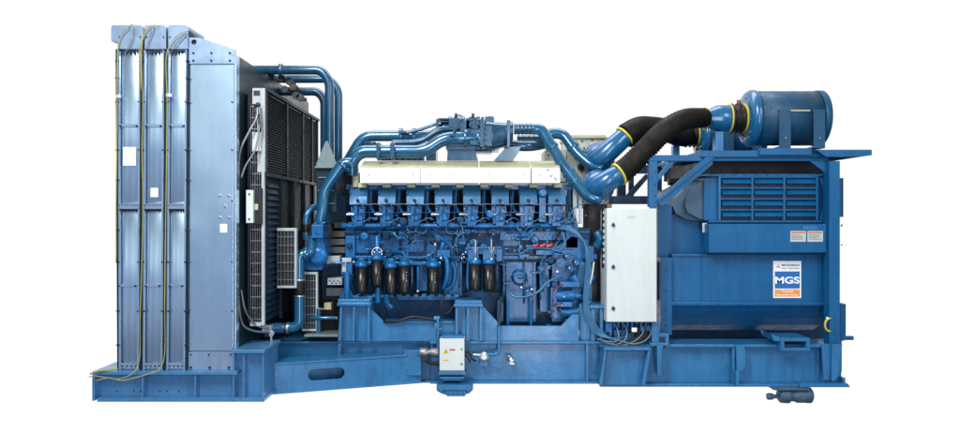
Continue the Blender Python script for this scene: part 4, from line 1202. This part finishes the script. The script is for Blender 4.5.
# cabinet plinth gear under it
m = M('engine_paint','black','dull_steel')
m.use(1).box(608,322.3,655,345,.05,.15); m.use(0)
random.seed(5)
for k in range(9): x = 609+k*4.6; m.lathe(W(x,322.3,-.02),(0,0,-1),[(0,.018),(.05,.018),(.07,.012)],10)
m.box(606,323,612,332,-.08,.05); m.box(640,326,652,331,-.06,.05); m.box(614,330,626,343,-.02,.05)
m.build('cable_gland', cab, .002)
for k, (x0, x1, y1) in enumerate(((615,611,342),(620,613,343),(624,616,344.5),(636,618,345),(640,622,345.5),(643,626,346),(648,634,344))):
    wire([(x0,324,-.04),(x0+3,332,-.08),((x0+x1)/2+5,340,-.12),(x1,y1,-.14),(x1-14,y1-3,-.14)], .8, 'black' if k % 2 else 'wire_grey', 'cabinet_cable', cab)
M('sign_white').box(632,328,637,332,-.16,-.13).build('cable_tag', cab, .002)

# ================================================================== JUNCTION BOX ON THE BASE FRAME
m = M('grey_paint','frame_paint')
m.box(440,338.5,464.5,372,-.16,.0)
m.use(1).box(442,336,462.5,338.3,-.15,.0); m.box(448,337,452,339.5,-.17,-.14); m.box(457,337,461,339.5,-.17,-.14)
jb = m.build('junction_box', root, .003)
m = M('white_paint'); m.box(439.6,338.8,464.4,370.4,-.185,-.161); m.build('cover', jb, .003)
m = M('dull_steel')
for y in (349,364): m.lathe(W(461.5,y,-.185),(0,-1,0),[(0,.012),(.006,.012)],12)
m.build('cover_screw', jb, .001)
m = M('yellow','ink'); m.prism([(443,353.5),(449,353.5),(446,348.5)], -.1875, -.1852); m.use(1).prism([(445.6,352.9),(446.4,352.9),(446.2,350),(445.8,350)], -.1885,-.1876); m.build('warning_triangle', jb, 0)
m = M('red'); m.box(449.5,349,455,350.6,-.1868,-.1852); m.build('red_label', jb, 0)
m = M('orange'); m.box(443,359.6,448.5,360.8,-.1868,-.1852); m.build('orange_label', jb, 0)
m = M('frame_paint','black')
m.box(438.5,372.5,466,375,-.2,.0); m.box(443,375,462,381,-.12,.0); m.box(440,377,464,379,-.19,-.12)
m.build('box_bracket', jb, .003)
m = M('dull_steel','black','rubber')
m.use(2).ptube([(423,349,-.1),(423,354,-.1),(426,360,-.12),(434,363.5,-.13),(441,364,-.12)], 1.9, 12)
m.use(0).lathe(W(419.5,352.5,-.09),(1,0,0),[(0,.045),(.03,.05),(.08,.05),(.08,.035),(.11,.035),(.11,.05),(.19,.05)],16); m.use(1).lathe(W(432,352.5,-.09),(1,0,0),[(0,.04),(.07,.04)],16)
m.box(421,356,428,361,-.15,-.08)
m.build('cable_conduit', jb, .002)
m = M('rubber').ptube([(465,352,-.1),(469,353,-.12),(472,359,-.12),(476,361,-.1)], .9, 8); m.ptube([(465,355,-.1),(468,358,-.12),(470,362,-.1)], .8, 8); m.build('sensor_cable', jb, 0)
m = M('steel','frame_paint','copper')
m.lathe(W(484,356,.0),(0,-1,0),[(-.1,.03),(.02,.03),(.02,.05),(.045,.05),(.045,.03),(.06,.03)],8); m.lathe(W(473,355,-.03),(1,0,0),[(0,.018),(.09,.018)],10)
for k in range(4): a=R(45+90*k); m.bolt(484+3.4*math.cos(a),356+3.4*math.sin(a),-.045,.9,.02)
m.use(1).box(480,361,488,366,-.02,.08); m.use(2).bolt(470,353,-.08,1.2,.03)
m.build('drain_valve', base, .002)
m = M('steel')
m.ptube([(506.5,356.5,.02),(510.5,356.5,.0)], 1.4, 10); m.ptube([(512,358,.0),(512,365,.0)], 1.2, 10); m.lathe(W(510.5,357.5,.07),(0,-1,0),[(0,.025),(.09,.025),(.10,.015)],12); m.ptube([(507,364.5,-.02),(514,360,-.02)], .8, 8); m.box(509.5,363,514.5,364.6,-.02,.02)
m.build('drain_valve', base, .002)

# ================================================================== THINGS OF THEIR OWN
def top(o, label, cat, group=None):
    o['label'] = label; o['category'] = cat
    if group: o['group'] = group
    return o
# pads the frame stands on
m = M('frame_paint','mount_grey')
m.box(436.5,385,473,390.5,-.22,.12); m.use(0).prism([(445,390.5),(467,390.5),(465,396.5),(447,396.5)], -.20, .1)
m.lathe(W(441,388,-.2),(0,-1,0),[(0,.03),(.03,.03)],10); m.lathe(W(469,388,-.2),(0,-1,0),[(0,.03),(.03,.03)],10)
m.prism([(437,391),(446,391),(449,396),(441,393.5)], -.19,.08); m.prism([(472,391),(464,391),(462,396),(469,393.5)], -.19,.08)
m.use(1); [m.bolt(448+5*k,393.5,-.2,.8,.02) for k in range(4)]
top(m.build('vibration_mount', None, .006), 'blue bolted vibration mount under the frame below the white junction box', 'machine mount')
m = M('mount_grey','frame_dark','rubber')
p = W(778,395.2,-.05)
m.lathe(p, (1,0,0), [(0,.05),(.02,.075),(.10,.08),(.12,.062),(.16,.062),(.18,.075),(.26,.075),(.28,.078),(.32,.078),(.34,.05)], 24)
m.box(774,387.5,810,390.5,-.14,.1)
m.lathe(W(767,396.5,-.05),(1,0,0),[(0,.03),(.02,.035),(.06,.03),(.06,.02),(.13,.02)],12)
top(m.build('roller_mount', None, .003), 'grey round drum-like mount under the right end of the frame', 'machine mount')
# yellow and dark wires hanging over the radiator
Yw = YR-.075
def strand(pts, mt, label, grp='loose wires draped over the radiator', r=.5):
    o = M(mt).ptube(pts, r, 7, 8).build('hanging_wire', None, 0); return top(o, label, 'wire', grp)
strand([(144,27,Yw),(142.5,40,Yw),(141.5,60,Yw),(143,100,Yw),(142.2,150,Yw),(143,200,Yw),(142,260,Yw),(140,320,Yw),(138.8,362,Yw),(133,373,-.88),(120,379,-.90),(107,378,-.90),(94,376,-.90),(89,377,-.9)], 'wire_yellow', 'long yellow wire down the left of the two middle channels, ending loose on the skid')
strand([(188,31,Yw),(181,33,Yw),(171,43,Yw),(166.5,55,Yw),(167,100,Yw),(166.4,170,Yw),(165.3,240,Yw),(164.6,300,Yw),(163.2,362,Yw),(158,370,-.84)], 'wire_yellow', 'yellow wire over the right-hand top cover and down the right middle channel')
strand([(153,26,Yw),(146,30,Yw),(143.5,38,Yw),(140,48,Yw),(141,60,Yw),(140.8,90,Yw)], 'wire_yellow', 'short yellow wire curving off the middle top cover')
strand([(133,24.5,YR+.1),(128,27,Yw),(122,34,Yw),(118.5,44,Yw),(117.5,60,Yw),(117,120,Yw),(116.2,200,Yw),(116.3,262,Yw)], 'wire_yellow', 'yellow wire down the far left edge of the radiator')
strand([(130,25,YR+.1),(132.5,27,Yw),(133,36,Yw),(129,46,Yw),(124,55,Yw)], 'dull_steel', 'short dark wire looping over the left-hand top cover')
strand([(155,25,YR+.1),(153,28,Yw),(149,40,Yw),(146,50,Yw)], 'dull_steel', 'short dark wire looping over the middle top cover')
strand([(186,33,Yw),(178,42,Yw),(171,52,Yw)], 'dull_steel', 'short dark wire slanting over the right-hand top cover')
strand([(160,370,-.85),(150,373.5,-.87),(138,377,-.90),(122,380.5,-.92),(108,378,-.92),(96,381,-.92)], 'wire_yellow', 'yellow wire lying loose in an arc over the front edge of the skid')
strand([(118,369,-.80),(108,370.3,-.82),(98,371,-.86),(90,374,-.88)], 'wire_yellow', 'short frayed yellow wire end at the left tip of the skid', r=.9)

# ================================================================== CAMERA, LIGHT, WORLD
cam = bpy.data.cameras.new('camera'); co = bpy.data.objects.new('camera', cam); COL.objects.link(co)
co.location = (0,-D,CZ); co.rotation_euler = (R(90),0,0)
cam.sensor_width = 36; cam.sensor_fit = 'HORIZONTAL'; cam.lens = 36*D/9.6; cam.clip_end = 200; cam.clip_start = .05
SC.camera = co
def area(loc, target, size, power, color=(1,1,1), sy=None):
    l = bpy.data.lights.new('softbox','AREA'); l.energy = power; l.size = size; l.color = color
    if sy: l.shape = 'RECTANGLE'; l.size_y = sy
    o = bpy.data.objects.new('softbox', l); COL.objects.link(o); o.location = loc
    o.rotation_euler = (Vector(target)-Vector(loc)).to_track_quat('-Z','Y').to_euler(); return o
area((-2.5,-5.5,6.5), (0,.5,1.6), 1.6, 540, (1,.99,.97), 3.2)
area((1.2,-9.6,1.3), (.2,0,1.2), 1.2, 240, (1,1,1), 5.5)
area((4.0,-6.0,5.5), (1.5,.5,1.6), 1.2, 150, (.95,.98,1), 2.6)
area((0,1.5,7.5), (0,1.0,0), 6.0, 260, (1,1,1), 2.0)
w = bpy.data.worlds.new('World'); SC.world = w; w.use_nodes = True
nt = w.node_tree; N = nt.nodes; L = nt.links; bg = N['Background']
tc = N.new('ShaderNodeTexCoord'); sp = N.new('ShaderNodeSeparateXYZ'); L.new(tc.outputs['Generated'], sp.inputs[0])
# invented surroundings behind the camera: bright, dark and pale bands shaped for reflections
nz = N.new('ShaderNodeTexNoise'); nz.inputs['Scale'].default_value = 3.5; nz.inputs['Detail'].default_value = 2; L.new(tc.outputs['Generated'], nz.inputs['Vector'])
am = N.new('ShaderNodeMath'); am.operation = 'MULTIPLY_ADD'; am.inputs[1].default_value = .05; L.new(nz.outputs['Fac'], am.inputs[0]); 
sb = N.new('ShaderNodeMath'); sb.operation = 'SUBTRACT'; sb.inputs[1].default_value = .025; L.new(sp.outputs['Z'], sb.inputs[0]); L.new(sb.outputs[0], am.inputs[2])
mr = N.new('ShaderNodeMapRange'); mr.inputs['From Min'].default_value = -1; mr.inputs['From Max'].default_value = 1; L.new(am.outputs[0], mr.inputs['Value'])
cr = N.new('ShaderNodeValToRGB'); L.new(mr.outputs['Result'], cr.inputs['Fac'])
e = cr.color_ramp.elements
stops = [(0,(.10,.11,.14)),(.36,(.20,.24,.32)),(.41,(.44,.50,.64)),(.445,(.44,.52,.68)),(.468,(.12,.23,.40)),(.500,(.13,.26,.46)),(.522,(.9,.98,1.1)),(.555,(1.5,1.55,1.5)),(.60,(.45,.58,.64)),(.68,(.18,.22,.26)),(.85,(.45,.45,.45)),(1,(.6,.6,.6))]
e[0].position = 0; e[0].color = (*stops[0][1],1); e[1].position = 1; e[1].color = (*stops[-1][1],1)
for p_, c_ in stops[1:-1]: x = e.new(p_); x.color = (*c_,1)
my = N.new('ShaderNodeMapRange'); my.interpolation_type = 'SMOOTHSTEP'; my.inputs['From Min'].default_value = -.12; my.inputs['From Max'].default_value = .12; L.new(sp.outputs['Y'], my.inputs['Value'])
sx = N.new('ShaderNodeMath'); sx.operation = 'SINE'; sm = N.new('ShaderNodeMath'); sm.operation = 'MULTIPLY'; sm.inputs[1].default_value = 21; L.new(sp.outputs['X'], sm.inputs[0]); L.new(sm.outputs[0], sx.inputs[0])
sr = N.new('ShaderNodeMapRange'); sr.inputs['From Min'].default_value = -1; sr.inputs['From Max'].default_value = 1; sr.inputs['To Min'].default_value = .55; sr.inputs['To Max'].default_value = 1.3; L.new(sx.outputs[0], sr.inputs['Value'])
refl_bands = N.new('ShaderNodeVectorMath'); refl_bands.operation = 'SCALE'; L.new(cr.outputs['Color'], refl_bands.inputs[0]); L.new(sr.outputs['Result'], refl_bands.inputs['Scale'])
mix = N.new('ShaderNodeMix'); mix.data_type = 'RGBA'; L.new(my.outputs['Result'], mix.inputs['Factor']); L.new(refl_bands.outputs['Vector'], mix.inputs['A']); zr = N.new('ShaderNodeMapRange'); zr.interpolation_type = 'SMOOTHSTEP'; zr.inputs['From Min'].default_value = -.70; zr.inputs['From Max'].default_value = -.42
L.new(sp.outputs['Z'], zr.inputs['Value'])
m2 = N.new('ShaderNodeMix'); m2.data_type = 'RGBA'; L.new(zr.outputs['Result'], m2.inputs['Factor']); m2.inputs['A'].default_value = (.22,.24,.28,1); m2.inputs['B'].default_value = (1.02,1.02,1.02,1)
L.new(m2.outputs['Result'], mix.inputs['B'])
L.new(mix.outputs['Result'], bg.inputs['Color']); bg.inputs['Strength'].default_value = 1
SC.view_settings.view_transform = 'Standard'; SC.view_settings.look = 'None'; SC.view_settings.exposure = 0; SC.view_settings.gamma = 1
SC.render.engine = 'CYCLES'
SC.render.resolution_x = 1024; SC.render.resolution_y = 461
for o in bpy.data.objects:
    if 'wloc' in o: del o['wloc']
